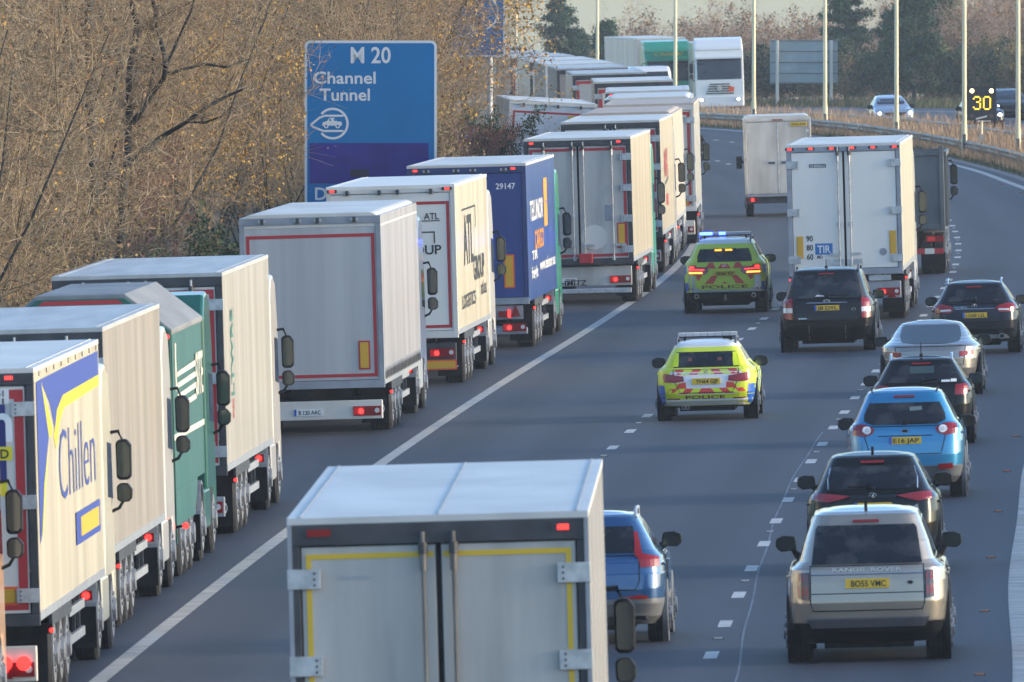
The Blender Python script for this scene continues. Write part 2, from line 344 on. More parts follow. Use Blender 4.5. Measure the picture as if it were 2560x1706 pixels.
# ------------------------------------------------------------------ heavy lorries
EL = [(-.5, .05), (-.42, .22), (-.30, .30), (-.18, .26), (-.05, .36), (.10, .30), (.34, .24), (.46, .10), (.47, -.36), (.30, -.36), (.26, -.10), (.02, -.12), (-.02, -.36), (-.18, -.36), (-.20, -.02), (-.36, .0), (-.50, .30), (-.58, .46), (-.54, .24)]
BLUEINK = mat('blue_ink', (.02, .05, .20), .5)
def lorry(label, x, y, m=None, opt=None, group=None, cat='lorry'):
    o = dict(Lt=13.6, H=4.0, zf=1.12, W=1.275, side=WHITE, rear=WHITE, roof=ROOF, frame=DFRAME, tape=RED, hdr=.2, doors=2, bars=4, hinges=3, cab=(.7, .7, .68),
             tbar=True, lamps=(), bump=GFRAME, plate=None, rearstyle='doors', Hc=3.65, mirror='dark', curved=False, flaps=None, low='dark', lit=True, tapein=0, tapew=.06)
    o.update(opt or {})
    root = place('articulated_lorry', label, cat, x, y, m, group)
    Lt, H, zf, W = o['Lt'], o['H'], o['zf'], o['W']; hd = o['hdr']; FR = o['frame']
    # box
    for sgn in (1, -1):
        s_ = MB(); a, b = sorted((sgn*W, sgn*(W-.05))); s_.box(a, b, .05, Lt, zf, H-.06, o['side']); s_.build('side_panel', root)
        e = MB(); a, b = sorted((sgn*(W+.006), sgn*(W-.07))); e.box(a, b, .02, Lt+.01, zf-.10, zf, STEEL if o['low'] == 'steel' else o['side'] if o['low'] == 'body' else GFRAME)
        e.build('side_rail', root)
    fb = MB(); fb.box(-W+.05, W-.05, Lt-.06, Lt, zf, H-.06, o['side']); fb.build('front_panel', root)
    rf = MB()
    if o['curved']:
        pr = [(-W-.004, H-.26)] + [(-W+.22*(1-math.cos(t)), H-.22+.22*math.sin(t)) for t in np.linspace(0, math.pi/2, 7)] + \
             [(W-.22*(1-math.cos(t)), H-.22+.22*math.sin(t)) for t in np.linspace(math.pi/2, 0, 7)] + [(W+.004, H-.26)]
        rf.prism(pr, 'y', -.02, Lt+.02, o['roof'])
    else:
        rf.box(-W-.004, W+.004, -.004, Lt+.004, H-.06, H, o['roof'])
        for q in (-W+.10, W-.10, *( (.0,) if o.get('seam') else ())): rf.box(q-.014, q+.014, .03, Lt-.05, H, H+.008, GFRAME if o.get('seam') else o['roof'])
    rf.build('roof', root, bevel=.012)
    # rear frame
    fr = MB(); fr.box(-W, W, -.035, .05, H-hd, H-.062, FR)
    for sgn in (1, -1):
        a, b = sorted((sgn*W, sgn*(W-.10))); fr.box(a, b, -.03, .05, zf-.02, H-hd, FR)
    fr.box(-W, W, -.032, .05, zf-.16, zf-.02, FR if o['low'] != 'body' else GFRAME); fr.build('rear_frame', root, bevel=.008)
    tp, zb, zt = o['tape'], zf-.02, H-hd
    # doors
    D = W-.10
    if o['rearstyle'] == 'doors':
        for sgn in (-1, 1):
            a, b = sorted((sgn*.025, sgn*(D-.012))); d = MB(); d.box(a, b, -.012, .04, zb+.012, zt-.012, o['rear']); do = d.build('rear_door', root, bevel=.006)
            if tp:
                t = MB(); i_ = o['tapein']; xo = D-.03-i_; tw = o['tapew']; a, b = sorted((sgn*.04, sgn*xo))
                t.box(a, b, -.018, -.012, zt-.05-tw-i_, zt-.05-i_, tp); c, e = sorted((sgn*(xo-tw), sgn*xo)); t.box(c, e, -.018, -.012, zb+.05+tw, zt-.05-tw-i_, tp)
                if tp is RED: t.box(a, b, -.018, -.012, zb+.05, zb+.05+tw, tp)
                t.build('marker_tape', do)
            for k in range(o['hinges']):
                z = zt-.28-(zt-zb-.5)*k/max(1, o['hinges']-1); h = MB(); a, b = sorted((sgn*(W+.01), sgn*(D-.17)))
                h.box(a, b, -.055, -.03 + .0, z-.085, z+.085, STEEL)
                for q in (-.05, 0, .05): h.cyl((sgn*(D-.12), -.057, z+q), 'y', .012, .01, DFRAME, 8)
                h.build('hinge', do, bevel=.008)
            nb = o['bars']//2
            for k in range(nb):
                xb = sgn*(.13 + .68*k); h = MB(); h.tube([(xb, -.055, zb-.04), (xb, -.055, zt+.10)], .018, GRIMEBAR if o.get('grimy') else STEEL, 8)
                for z in (zb+.02, zt+.05, zb+(zt-zb)*.38): h.box(xb-.045, xb+.045, -.05, -.013, z-.05, z+.05, STEEL if z < zt-.5 else DFRAME)
                h.box(xb-.02, xb+.30 if k else xb+.22, -.075, -.055, zb+.30, zb+.36, STEEL) if sgn > 0 else h.box(xb-.22, xb+.02, -.075, -.055, zb+.30, zb+.36, STEEL)
                h.cyl((xb, -.057, zt-.16), 'z', .030, .14, GRIMEBAR if o.get('grimy') else STEEL, 10); h.cyl((xb, -.057, zt-.04), 'z', .040, .10, DFRAME, 10); h.build('locking_bar', do)
        g = MB(); g.box(-.024, .024, -.010, .03, zb, zt, RUB); g.build('door_seal', root)
    elif o['rearstyle'] == 'flush':                            # plain sheet with a tape border
        d = MB(); d.box(-D, D, -.012, .04, zb+.01, zt-.01, o['rear']); do = d.build('rear_door', root, bevel=.006)
        if tp:
            t = MB(); xo = D-.02; t.box(-xo, xo, -.018, -.012, zt-.24, zt-.18, tp); t.box(-xo, xo, -.018, -.012, zb+.06, zb+.12, tp)
            for sgn in (1, -1):
                a, b = sorted((sgn*(xo-.06), sgn*xo)); t.box(a, b, -.018, -.012, zb+.12, zt-.24, tp)
            t.build('marker_tape', do)
        h = MB()
        for q in (-.72, -.14, .14, .86) if False else (-.86, -.22, .14, .80): h.box(q-.07, q+.07, -.06, -.036, H-.15, H-.10, STEEL); h.box(q-.03, q+.03, -.075, -.036, H-.18, H-.08, DFRAME)
        h.build('latch', root)
    for xl in o['lamps']:
        h = MB(); h.box(xl-.10, xl+.10, -.047, -.034, H-hd*.55-.03, H-hd*.55+.03, DFRAME); q = h.build('marker_lamp', root)
        h = MB(); h.box(xl-.045, xl+.05, -.058, -.047, H-hd*.55-.022, H-hd*.55+.022, REDON); h.build('lens', q)
    # underneath
    ch = MB()
    for q in (-.48, .48): ch.box(q-.07, q+.07, .3, Lt-.5, .86, zf-.10, DFRAME)
    for yy in np.arange(.9, Lt, 1.5): ch.box(-W+.1, W-.1, yy, yy+.08, zf-.10, zf-.01, DFRAME)
    for yy in (2.7, 4.0, 5.3): ch.cyl((0, yy, .55), 'x', .09, 2.1, DSTEEL, 10); ch.box(-.55, .55, yy-.3, yy+.1, .60, .86, DFRAME)
    ch.build('chassis', root)
    bz0, bz1 = o.get('bz', (.34, .64)); bm = MB(); bm.box(-W+.06, W-.06, .10, .22, bz0, bz1, o['bump']); bo = bm.build('rear_bumper', root, bevel=.015)
    by = .10
    for sgn in (-1, 1):
        xc = sgn*(W-.34); l_ = MB(); l_.box(xc-.25, xc+.25, by-.03, by+.02, bz0+.06, bz0+.23, REDL); l_.box(xc-.24 if sgn > 0 else xc+.06, xc-.06 if sgn > 0 else xc+.24, by-.036, by-.03, bz0+.08, bz0+.21, REDLO)
        if o['lit']: l_.cyl((xc-sgn*.11, by-.04, bz0+.14), 'y', .05, .02, REDON, 14)
        l_.cyl((xc+sgn*.18, by-.035, bz0+.15), 'y', .045, .02, CLEARL, 14)
        l_.build('tail_light', root)
        f = MB(); a, b = sorted((sgn*(W-.03), sgn*(W-.52))); f.box(a, b, 1.75, 1.77, .16, .92, RUB); fo = f.build('mud_flap', root)
        if o['flaps']: text(o['flaps'], TXW, fo, rear_plane(sgn*(W-.28), 1.745, .42), .16, .34)
        f = MB(); f.box(sgn*W-.02, sgn*W+.02, 2.0, 6.0, zf-.24, zf-.10, DFRAME); f.build('mudguard', root)
        g = MB()
        for z in (.46, .80): g.box(sgn*(W-.04)-.02, sgn*(W-.04)+.02, 6.3, Lt-4.2, z, z+.11, STEEL)
        for yy in (6.6, 8.0, Lt-4.6): g.box(sgn*(W-.08)-.02, sgn*(W-.08)+.02, yy, yy+.08, .5, zf-.1, DFRAME)
        g.build('side_guard', root)
        if o['lit']:
            g = MB(); g.cyl((sgn*(W+.03), 1.6, zf-.28), 'y', .028, .05, REDON, 10); g.box(sgn*W-.04, sgn*W+.04, 1.63, 1.66, zf-.32, zf-.2, RUB); g.build('outline_lamp', root)
        for yy in (2.7, 4.0, 5.3): wheel(root, sgn*(W-.21), yy, .52, .385, sgn)
        lg = MB(); lg.box(sgn*.75-.06, sgn*.75+.06, Lt-3.4, Lt-3.25, .35, zf-.1, DSTEEL); lg.build('landing_leg', root)
    if o['plate']:
        t_, xp = o['plate']; p = MB(); p.box(xp-.26, xp+.26, by-.02, by-.004, bz0+.08, bz0+.20, PLW); p.box(xp-.26, xp-.22, by-.022, by-.02, bz0+.08, bz0+.20, EUB); po = p.build('number_plate', root)
        text(t_, INK, po, rear_plane(xp+.02, by-.024, bz0+.14), .075, .40)
    tractor(root, Lt, o)
    return root
def tractor(root, Lt, o, y0=None):
    W = 1.25; c = mat('cab_paint_%.2f_%.2f_%.2f' % o['cab'], o['cab'], .3, coat=.5); yc = Lt+.75 if y0 is None else y0; Hc = o['Hc']
    prof_ = [(yc, .95), (yc, Hc-.35), (yc+.35, Hc-.04), (yc+1.0, Hc), (yc+1.65, Hc-.12), (yc+2.05, Hc-.75), (yc+2.22, 1.75), (yc+2.28, .9), (yc+2.25, .40), (yc+1.75, .38), (yc+1.70, .95)]
    b = MB(); b.prism(prof_, 'x', -W, W, c); co = b.build('cab', root, bevel=.05)
    for sgn in (-1, 1): w_ = MB(); w_.prism([(yc+.95, 1.95), (yc+2.02, 1.90), (yc+1.90, 2.6), (yc+1.0, 2.65)], 'x', sgn*W-.004, sgn*W+.006, GLASS); w_.build('side_window', co)
    ws = MB(); p = [(-W+.12, yc+2.215, 1.8), (W-.12, yc+2.215, 1.8), (W-.12, yc+2.068, Hc-.8), (-W+.12, yc+2.068, Hc-.8)]
    ws.add([(a, d+.014, e) for a, d, e in p][::-1], [(0, 1, 2, 3)], GLASS); ws.build('windscreen', co)
    ch = MB()
    for q in (-.42, .42): ch.box(q-.06, q+.06, Lt-2.4, yc+1.9, .62, .88, DFRAME)
    ch.cyl((0, Lt-1.0, .52), 'x', .10, 1.9, DSTEEL, 10); ch.box(-.5, .5, Lt-1.5, Lt-.5, .88, 1.02, DFRAME); ch.build('tractor_frame', root)
    for sgn in (-1, 1):
        for q in (.18, .50): wheel(root, sgn*(W-q+.02), Lt-1.0, .51, .29, sgn)
        wheel(root, sgn*(W-.17), yc+1.30, .51, .315, sgn)
        n = 9; arc = [(Lt-1.0+.62*math.cos(t), .55+.62*math.sin(t)) for t in np.linspace(-.1, math.pi+.1, n)]; arc2 = [(Lt-1.0+.59*math.cos(t), .55+.59*math.sin(t)) for t in np.linspace(math.pi+.1, -.1, n)]
        f = MB(); a, e = sorted((sgn*W, sgn*(W-.62))); f.prism(arc+arc2, 'x', a, e, GFRAME); f.build('wheel_guard', root)
        f = MB(); a, e = sorted((sgn*W, sgn*(W-.62))); f.box(a, e, Lt-1.68, Lt-1.66, .18, .70, RUB); fo = f.build('mud_flap', root)
        f = MB(); f.box(sgn*(W-.20)-.16, sgn*(W-.20)+.16, Lt-1.72, Lt-1.70, .78, .90, REDL); f.cyl((sgn*(W-.12), Lt-1.73, .84), 'y', .05, .02, REDON if o['lit'] else REDL, 10); f.build('tractor_light', root)
        t = MB(); t.prism([(Lt-.2, .42), (yc+.55, .42), (yc+.6, .9), (yc+.5, 1.0), (Lt-.2, 1.0)], 'x', *sorted((sgn*W, sgn*(W-.6))), STEEL if o.get('tank') else c); t.build('fuel_tank' if o.get('tank') else 'side_fairing', root, bevel=.04)
        # mirrors
        mx = sgn*(W+.165); my = yc+1.75; dk = {'dark': PLAS, 'body': c, 'light': CREAM}[o['mirror']]
        a = MB(); a.tube([(sgn*(W-.05), my+.1, 2.74), (sgn*(W+.10), my+.12, 2.76), (mx, my+.06, 2.62)], .024, PLAS, 8); a.build('mirror_arm', root, smooth=40); a = MB(); a.tube([(sgn*(W-.05), my+.1, 1.72), (sgn*(W+.09), my+.12, 1.78), (mx, my+.06, 1.9)], .022, PLAS, 8); a.build('mirror_arm', root, smooth=40)
        def house(z0, z1, nm):
            h = MB(); e = .02; pr = [(mx-.09, z0+.04), (mx-.06, z0), (mx+.06, z0), (mx+.10, z0+.05), (mx+.105, z1-.08), (mx+.05, z1), (mx-.05, z1), (mx-.095, z1-.04)]
            h.prism(pr, 'y', my-.06, my+.12, dk); ho = h.build(nm, root, bevel=.025)
            g = MB(); g.prism([(mx+(px-mx)*.78, (z0+z1)/2+(pz-(z0+z1)/2)*.86) for px, pz in pr], 'y', my-.07, my-.0605, MIRG); g.build('mirror_glass', ho)
        house(2.14, 2.66, 'mirror'); house(1.86, 2.10, 'wide_mirror')
    return co
def side_decal(root, polys, W, name='livery', dx=.004):
    """polys: [(poly(y,z), material)] on the right side"""
    mb = MB()
    for i, (p, m) in enumerate(polys):
        ar = sum(p[k][0]*p[(k+1) % len(p)][1]-p[(k+1) % len(p)][0]*p[k][1] for k in range(len(p)))
        if ar < 0: p = p[::-1]
        mb.add([(W+dx+.002*i, a, b) for a, b in p], [tuple(range(len(p)))], m)
    return mb.build(name, root)
def rear_decal(root, polys, y=-.016, name='livery'):
    mb = MB()
    for i, (p, m) in enumerate(polys):
        ar = sum(p[k][0]*p[(k+1) % len(p)][1]-p[(k+1) % len(p)][0]*p[k][1] for k in range(len(p)))
        if ar < 0: p = p[::-1]
        mb.add([(a, y-.002*i, b) for a, b in p], [tuple(range(len(p)))], m)
    return mb.build(name, root)
def rc(x0, x1, z0, z1): return [(x0, z0), (x1, z0), (x1, z1), (x0, z1)]
def warn_board(root, x, z0, z1, w=.13, edge=ORR):
    mb = MB(); mb.box(x-w/2-.03, x+w/2+.03, -.024, -.016, z0-.03, z1+.03, edge); mb.box(x-w/2, x+w/2, -.03, -.024, z0, z1, AMB); return mb.build('warning_board', root)
NAVY = noisy('navy_sheet', (.010, .020, .14), (.018, .03, .19), (2, 2, .5), .42); YEL = mat('livery_yellow', (.72, .62, .02), .4); LBLUE = mat('livery_blue', (.03, .06, .32), .4)
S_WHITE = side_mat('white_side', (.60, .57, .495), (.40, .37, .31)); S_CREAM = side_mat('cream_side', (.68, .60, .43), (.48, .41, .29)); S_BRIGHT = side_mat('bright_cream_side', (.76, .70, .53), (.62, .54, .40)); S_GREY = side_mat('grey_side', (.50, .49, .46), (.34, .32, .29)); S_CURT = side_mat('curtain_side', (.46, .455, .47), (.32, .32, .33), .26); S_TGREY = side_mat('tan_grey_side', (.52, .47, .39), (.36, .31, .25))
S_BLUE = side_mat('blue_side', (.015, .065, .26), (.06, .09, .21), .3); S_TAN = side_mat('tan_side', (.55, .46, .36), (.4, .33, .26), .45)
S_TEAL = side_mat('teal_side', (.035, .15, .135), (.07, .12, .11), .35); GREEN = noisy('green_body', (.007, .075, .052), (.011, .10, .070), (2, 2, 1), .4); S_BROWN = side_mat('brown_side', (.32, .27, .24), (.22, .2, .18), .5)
TEALINK = mat('teal_ink', (.02, .16, .13), .5)
Q = 'lorries queueing on the hard shoulder'
lorry('lorry nearest the camera in the queue, only its door mirrors inside the picture', -7.62, 176.2, None, dict(side=TAN, cab=(.55, .36, .22), mirror='dark', lit=False), Q)
t = lorry('white and blue lorry with a yellow swoosh and LTD on its rear door', -6.80, 194.5, None,
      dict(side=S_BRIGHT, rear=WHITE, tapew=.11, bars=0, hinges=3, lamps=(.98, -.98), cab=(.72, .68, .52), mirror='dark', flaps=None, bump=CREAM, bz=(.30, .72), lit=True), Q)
side_decal(t, [([(1.2, 3.83), (13.4, 3.86), (13.4, 3.56), (5.7, 3.50), (4.4, 3.36), (3.9, 3.15), (3.0, 3.5)], LBLUE), ([(13.4, 3.56), (13.4, 3.43), (5.9, 3.36), (4.9, 3.22), (4.0, 2.9), (3.6, 3.1), (3.9, 3.17), (4.4, 3.38), (5.7, 3.52)], YEL),
    ([(.35, 3.82), (1.3, 3.83), (2.6, 3.1), (1.4, 2.6), (.7, 2.0), (.35, 1.9)], LBLUE), ([(1.35, 3.8), (3.3, 3.2), (3.1, 3.1), (2.6, 3.1)], YEL), ([(2.6, 3.1), (1.4, 2.6), (.7, 2.0), (.9, 2.0), (1.6, 2.55)], YEL),
    (rc(7.6, 12.8, 1.62, 2.02), LBLUE), (rc(8.6, 12.5, 1.70, 1.94), YELT)], 1.275)
text('Chillen', LBLUE, t, right_plane(1.285, 8.3, 2.72), .92, 7.6, off=-.016)
rear_decal(t, [(rc(-1.05, .93, 2.66, 3.58), NAVY), (rc(-1.05, .93, 2.50, 2.66), YEL), (rc(-1.0, 1.0, 2.92, 3.08), YEL), (rc(.60, .98, 3.58, 3.76), PLW)], y=-.020)
text('n', TXW, t, rear_plane(.88, -.034, 3.40), .50, .26); text('LTD', INK, t, rear_plane(.83, -.034, 3.0), .11, .26); text('GD61', INK, t, rear_plane(.79, -.034, 3.71), .07, .26); text('7281', INK, t, rear_plane(.79, -.034, 3.62), .07, .26)
warn_board(t, .82, 1.24, 1.40, .34)
for k in range(9): rv = MB(); rv.cyl((1.28, 1.0+1.5*k, 3.91), 'x', .035, .012, GRIMEBAR, 10); rv.build('side_marker', t)
mb = MB()
for sx in (-1, 1):
    for k in (.62, .84, 1.06): mb.cyl((sx*k, .055, .52), 'y', .085, .03, REDON, 20)
    mb.prism([(sx*.84-.09, .34), (sx*.84+.09, .34), (sx*.84, .46)], 'y', .05, .09, REDL)
mb.build('round_tail_light', t)
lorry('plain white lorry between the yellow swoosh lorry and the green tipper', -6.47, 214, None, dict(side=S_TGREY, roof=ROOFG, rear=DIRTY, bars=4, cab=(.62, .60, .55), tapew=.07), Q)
# --- green tipper with a ridged grey sheet over the load
def tipper(label, x, y, group):
    root = place('tipper_lorry', label, 'lorry', x, y, None, group); Lt = 8.0; W = 1.25
    b = MB()
    pr = [(-W, 1.15), (-W, 3.50), (-.62, 3.98), (.62, 3.98), (W, 3.50), (W, 1.15)]
    b.prism(pr, 'y', 0, .08, GREEN); b.prism([(-W, .55), (-W, 1.15), (W, 1.15), (W, .55)], 'y', .02, .10, GREEN); b.build('tailgate', root, bevel=.015)
    r = MB(); r.prism([(-.6, 3.90), (-.52, 3.96), (.52, 3.96), (.6, 3.90)], 'y', -.012, -.002, RED); r.build('marker_tape', root)
    for s in (-1, 1):
        p = MB(); a, c = sorted((s*W, s*(W-.06))); p.box(a, c, .08, Lt, 1.25, 3.50, S_TEAL); p.build('side_panel', root)
        p = MB(); a, c = sorted((s*(W+.012), s*(W-.02))); p.box(a, c, .02, .16, .5, 3.5, GREEN); p.box(a, c, .10, Lt, 1.95, 2.03, CREAM)
        p.prism([(.1, .75), (.1, 1.25), (Lt-2.2, 1.25), (Lt-3.0, .75)], 'x', s*W-.02, s*W+.012, S_TEAL); p.build('side_rib', root)
        for yy in (1.4, 2.7, 4.0): wheel(root, s*(W-.19), yy, .52, .36, s)
        l_ = MB(); a, c = sorted((s*(W-.04), s*(W-.26))); l_.box(a, c, -.03, .02, 1.05, 1.30, REDL); l_.box(a+.04, c-.04, -.045, -.03, 1.06, 1.15, REDON); l_.build('tail_light', root)
        l_ = MB(); l_.tube([(s*(W-.2), .0, .72), (s*(W+.14), -.02, .76)], .02, RUB); l_.cyl((s*(W+.14), -.02, .76), 'y', .045, .06, REDON, 12); l_.build('outline_lamp', root)
        l_ = MB(); l_.cyl((s*(W-.05), -.012, 3.42), 'y', .035, .03, REDON, 10); l_.build('marker_lamp', root)
    tp = MB(); tp.prism([(-W-.02, 3.44), (-W-.02, 3.52), (-.62, 4.04), (.62, 4.04), (W+.02, 3.52), (W+.02, 3.44)], 'y', .06, Lt+.02, noisy('load_sheet', (.16, .165, .165), (.24, .24, .235), (1.5, .4, 1), .6))
    tp.build('load_sheet', root, bevel=.02)
    fp = MB(); fp.box(-W, W, Lt-.06, Lt-.01, 1.2, 3.45, GREEN); fp.build('front_panel', root)
    side_decal(root, [([(.9, 2.62+.0), (1.2, 2.62), (1.2, 3.3), (.9, 3.3)], CREAM)] + [([(1.2, 2.34+.16*k), (6.2, 2.38+.16*k), (6.2, 2.46+.16*k), (1.2, 2.41+.16*k)], CREAM) for k in range(4)], W, dx=.006)
    text('SITE', CREAM, root, right_plane(W+.02, 6.9, 2.75), .62, 1.9)
    rear_decal(root, [(rc(-1.2, 1.2, 2.34+.16*k, 2.41+.16*k), CREAM) for k in range(4)], y=-.008)
    c = MB()
    for q in (-.45, .45): c.box(q-.08, q+.08, .3, Lt-.2, .7, 1.0, DFRAME)
    c.box(-1, 1, .5, Lt-.3, 1.0, 1.25, DFRAME); c.box(-1.1, 1.1, .14, .22, .34, .52, GFRAME); c.build('chassis', root)
    f = MB(); f.box(-1.2, 1.2, 4.8, 4.83, .2, .95, RUB); f.build('mud_flap', root)
    tractor(root, Lt, dict(W=W, cab=(.008, .10, .07), Hc=3.85, mirror='dark', lit=True, flaps='VOLVO'))
    text('VOLVO', TXW, root, rear_plane(.92, Lt-1.70, .36), .10, .42)
    return root
tipper('green tipper lorry with white side stripes and a ridged grey load sheet', -5.95, 232, Q)
t = lorry('white refrigerated lorry with a red rear outline and upright teal lettering on its side', -5.50, 247, None,
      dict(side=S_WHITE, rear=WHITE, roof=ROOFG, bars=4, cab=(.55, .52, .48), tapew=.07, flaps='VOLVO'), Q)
def upright(a, b): return (1.284, 2.1-b, 2.75+a)
text('LTWRE', TEALINK, t, upright, .75, 1.30); text('WAB', RED, t, lambda a, b: (1.284, 2.1-b, 1.90+a), .5, .30)
rear_decal(t, [([(.42, 3.45), (.50, 3.58), (1.0, 3.58), (.96, 3.52), (.70, 3.52), (.78, 3.45)], TEALINK), ([(.80, 3.42), (.84, 3.49), (1.0, 3.49), (.98, 3.42)], TEALINK)], y=-.020)
t = lorry('silver grey curtain sided lorry with rounded roof edge, plate B 120 AAC', -3.53, 297, None,
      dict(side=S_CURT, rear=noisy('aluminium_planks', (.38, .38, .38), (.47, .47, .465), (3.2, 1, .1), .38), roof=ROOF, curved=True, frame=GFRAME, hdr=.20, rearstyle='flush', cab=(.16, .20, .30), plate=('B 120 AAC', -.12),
           bump=WHITE, low='steel', bz=(.28, .62), zf=1.0, flaps='VOLVO', tank=1), Q)
warn_board(t, .92, 1.20, 1.66, .15, RED)
rear_decal(t, [([(-.92+.24*a, 3.18+.22*b) for a, b in EL], BLUEINK)], y=-.022, name='elephant_emblem')
sb = MB()
for k in range(26): sb.box(1.27, 1.295, .2+.52*k, .24+.52*k, .98, 1.16, DFRAME); sb.box(1.272, 1.288, .19+.52*k, .25+.52*k, 1.12, 1.2, STEEL)
sb.build('curtain_buckle', t)
t = lorry('bright white box lorry with black lettering and a thin red frame on its rear', -2.30, 327, None,
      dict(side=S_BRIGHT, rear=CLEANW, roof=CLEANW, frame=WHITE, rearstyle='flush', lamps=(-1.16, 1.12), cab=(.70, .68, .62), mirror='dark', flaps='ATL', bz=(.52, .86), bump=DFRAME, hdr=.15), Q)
text('ATL', INK, t, rear_plane(.80, -.022, 3.38), .13, .30); rear_decal(t, [(rc(.60, .97, 3.275, 3.295), INK)], y=-.020)
text('GROUP', INK, t, rear_plane(.52, -.022, 2.72), .19, .92)
rear_decal(t, [(rc(-.6, .86, 3.05, 3.075), INK), (rc(.835, .86, 2.84, 3.05), INK), (rc(-.6, -.575, 2.3, 3.05), INK)], y=-.020)
text('ATL', INK, t, rear_plane(.20, -.022, 2.2), .14, .36)
text('ATL', INK, t, right_plane(1.285, 5.0, 2.85), 1.0, 4.0); text('GROUP', INK, t, right_plane(1.285, 9.2, 2.2), .5, 4.6); side_decal(t, [(rc(2.6, 8.2, 3.42, 3.46), INK), (rc(8.1, 8.25, 3.0, 3.46), INK)], 1.275, dx=.006)
text('LOGISTICS', INK, t, right_plane(1.285, 4.6, 1.62), .28, 5.6); text('atl.eu', INK, t, right_plane(1.285, 11.0, 1.75), .30, 2.4)
warn_board(t, .72, .36, .50, .95)
t = lorry('royal blue curtain sided lorry numbered 29147 on its rear', -.87, 353.8, None,
      dict(side=S_BLUE, rear=noisy('blue_rear', (.016, .045, .19), (.022, .055, .23), (2, 2, .6), .45), roof=ROOF, frame=mat('blue_frame', (.018, .04, .14), .45), rearstyle='flush', tape=None, lamps=(-1.1, 1.0), cab=(.03, .30, .17),
           low='body', zf=1.14, bz=(.34, .48), bump=GFRAME), Q)
text('29147', TXW, t, rear_plane(.83, -.022, 3.52), .13, .42)
mb = MB(); mb.box(.55, 1.13, .05, .10, .66, .95, GFRAME); mb.prism([(.86, .72), (1.08, .72), (.97, .96)], 'y', .01, .05, REDL); mb.box(.60, .84, .01, .05, .70, .84, REDL); mb.box(.80, .86, 0, .05, .70, .86, REDON); mb.build('tail_light_panel', t)
warn_board(t, .86, 1.36, 2.02, .17)
ORI = mat('livery_orange', (.75, .30, .02), .45)
text('TELUNOR', TXW, t, right_plane(1.285, 4.3, 2.95), .44, 6.2); text('CARGO', ORI, t, right_plane(1.285, 5.3, 2.30), .42, 4.2)
side_decal(t, [(rc(8.0, 9.6, 2.5, 3.55), ORI), (rc(8.8, 9.3, 3.0, 3.06), LBLUE)], 1.275, dx=.006)
text('www.telunor.eu', TXW, t, right_plane(1.285, 9.0, 1.72), .26, 7.4); text('TIR', TXW, t, right_plane(1.285, 3.0, 1.98), .2, 2.6); text('freight', TXW, t, right_plane(1.285, 2.8, 1.62), .26, 3.0)
t = lorry('dirty white refrigerated lorry with four door bars and a lettered pale bumper', 1.66, 393.7, None,
      dict(side=S_CREAM, rear=DIRTY, roof=ROOF, bars=4, hinges=4, lamps=(-1.1, .98), cab=(.04, .35, .25), tapew=.07, bz=(.46, .92), bump=DIRTY, plate=('V -7380', -.35)), Q)
text('SCHMITZ', INK, t, rear_plane(-.30, .078, .54), .13, .86); warn_board(t, 1.0, 1.38, 1.92, .15, RED)
rear_decal(t, [([(-.82+.24*a, 3.24+.22*b) for a, b in EL], BLUEINK), (rc(.62, .84, 2.0, 2.38), GFRAME), ([(.35+.36*math.cos(q)*.9, 1.62+.3*math.sin(q)) for q in np.linspace(0, 6.28, 14)[:-1]], WHITE)], y=-.020)
mb = MB(); mb.box(-.02, .30, -.16, -.04, 1.0, 1.24, RED); mb.box(-1.2, 1.2, .02, .10, .28, .40, STEEL); mb.build('red_tool_box', t, bevel=.02)
t = lorry('white lorry with red side lettering, just beyond the dirty white refrigerated one', 2.64, 426, None,
      dict(side=S_CREAM, rear=WHITE, roof=ROOF, bars=2, hinges=4, cab=(.5, .5, .48), tapew=.11), Q)
text('MAX', RED, t, right_plane(1.285, 5.2, 2.85), .75, 3.6); text('69', RED, t, rear_plane(.62, -.022, 2.64), .10, .14); warn_board(t, .93, 1.30, 1.46, .30)
side_decal(t, [([(4.0, 2.25), (7.5, 2.38), (7.5, 2.46), (4.0, 2.33)], INK), (rc(5.0, 6.8, 1.7, 2.0), RED)], 1.275, dx=.006)
lorry('beige canvas covered lorry with a dusty tan roof', 3.17, 445, None, dict(side=S_TAN, rear=TAN, roof=TAN, frame=TAN, rearstyle='flush', tape=None, cab=(.7, .7, .68), curved=True, low='steel'), Q)
t = lorry('tan roofed white lorry with red rear edge, just beyond the beige canvas one', 3.94, 464, None, dict(side=S_WHITE, rear=CREAM, roof=TAN, frame=WHITE, bars=2, cab=(.4, .42, .44), tapew=.08, bz=(.30, .70), bump=CREAM), Q)
warn_board(t, .95, 1.10, 1.28, .18)
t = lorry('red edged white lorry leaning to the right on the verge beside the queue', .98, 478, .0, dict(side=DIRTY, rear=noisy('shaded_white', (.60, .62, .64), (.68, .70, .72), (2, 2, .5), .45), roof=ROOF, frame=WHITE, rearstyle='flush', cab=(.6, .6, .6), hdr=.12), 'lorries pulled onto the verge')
t.rotation_euler = (0, .055, .03)
mb = MB(); mb.box(.45, .95, -.05, -.036, 3.50, 3.62, PLY); mb.build('number_plate', t)
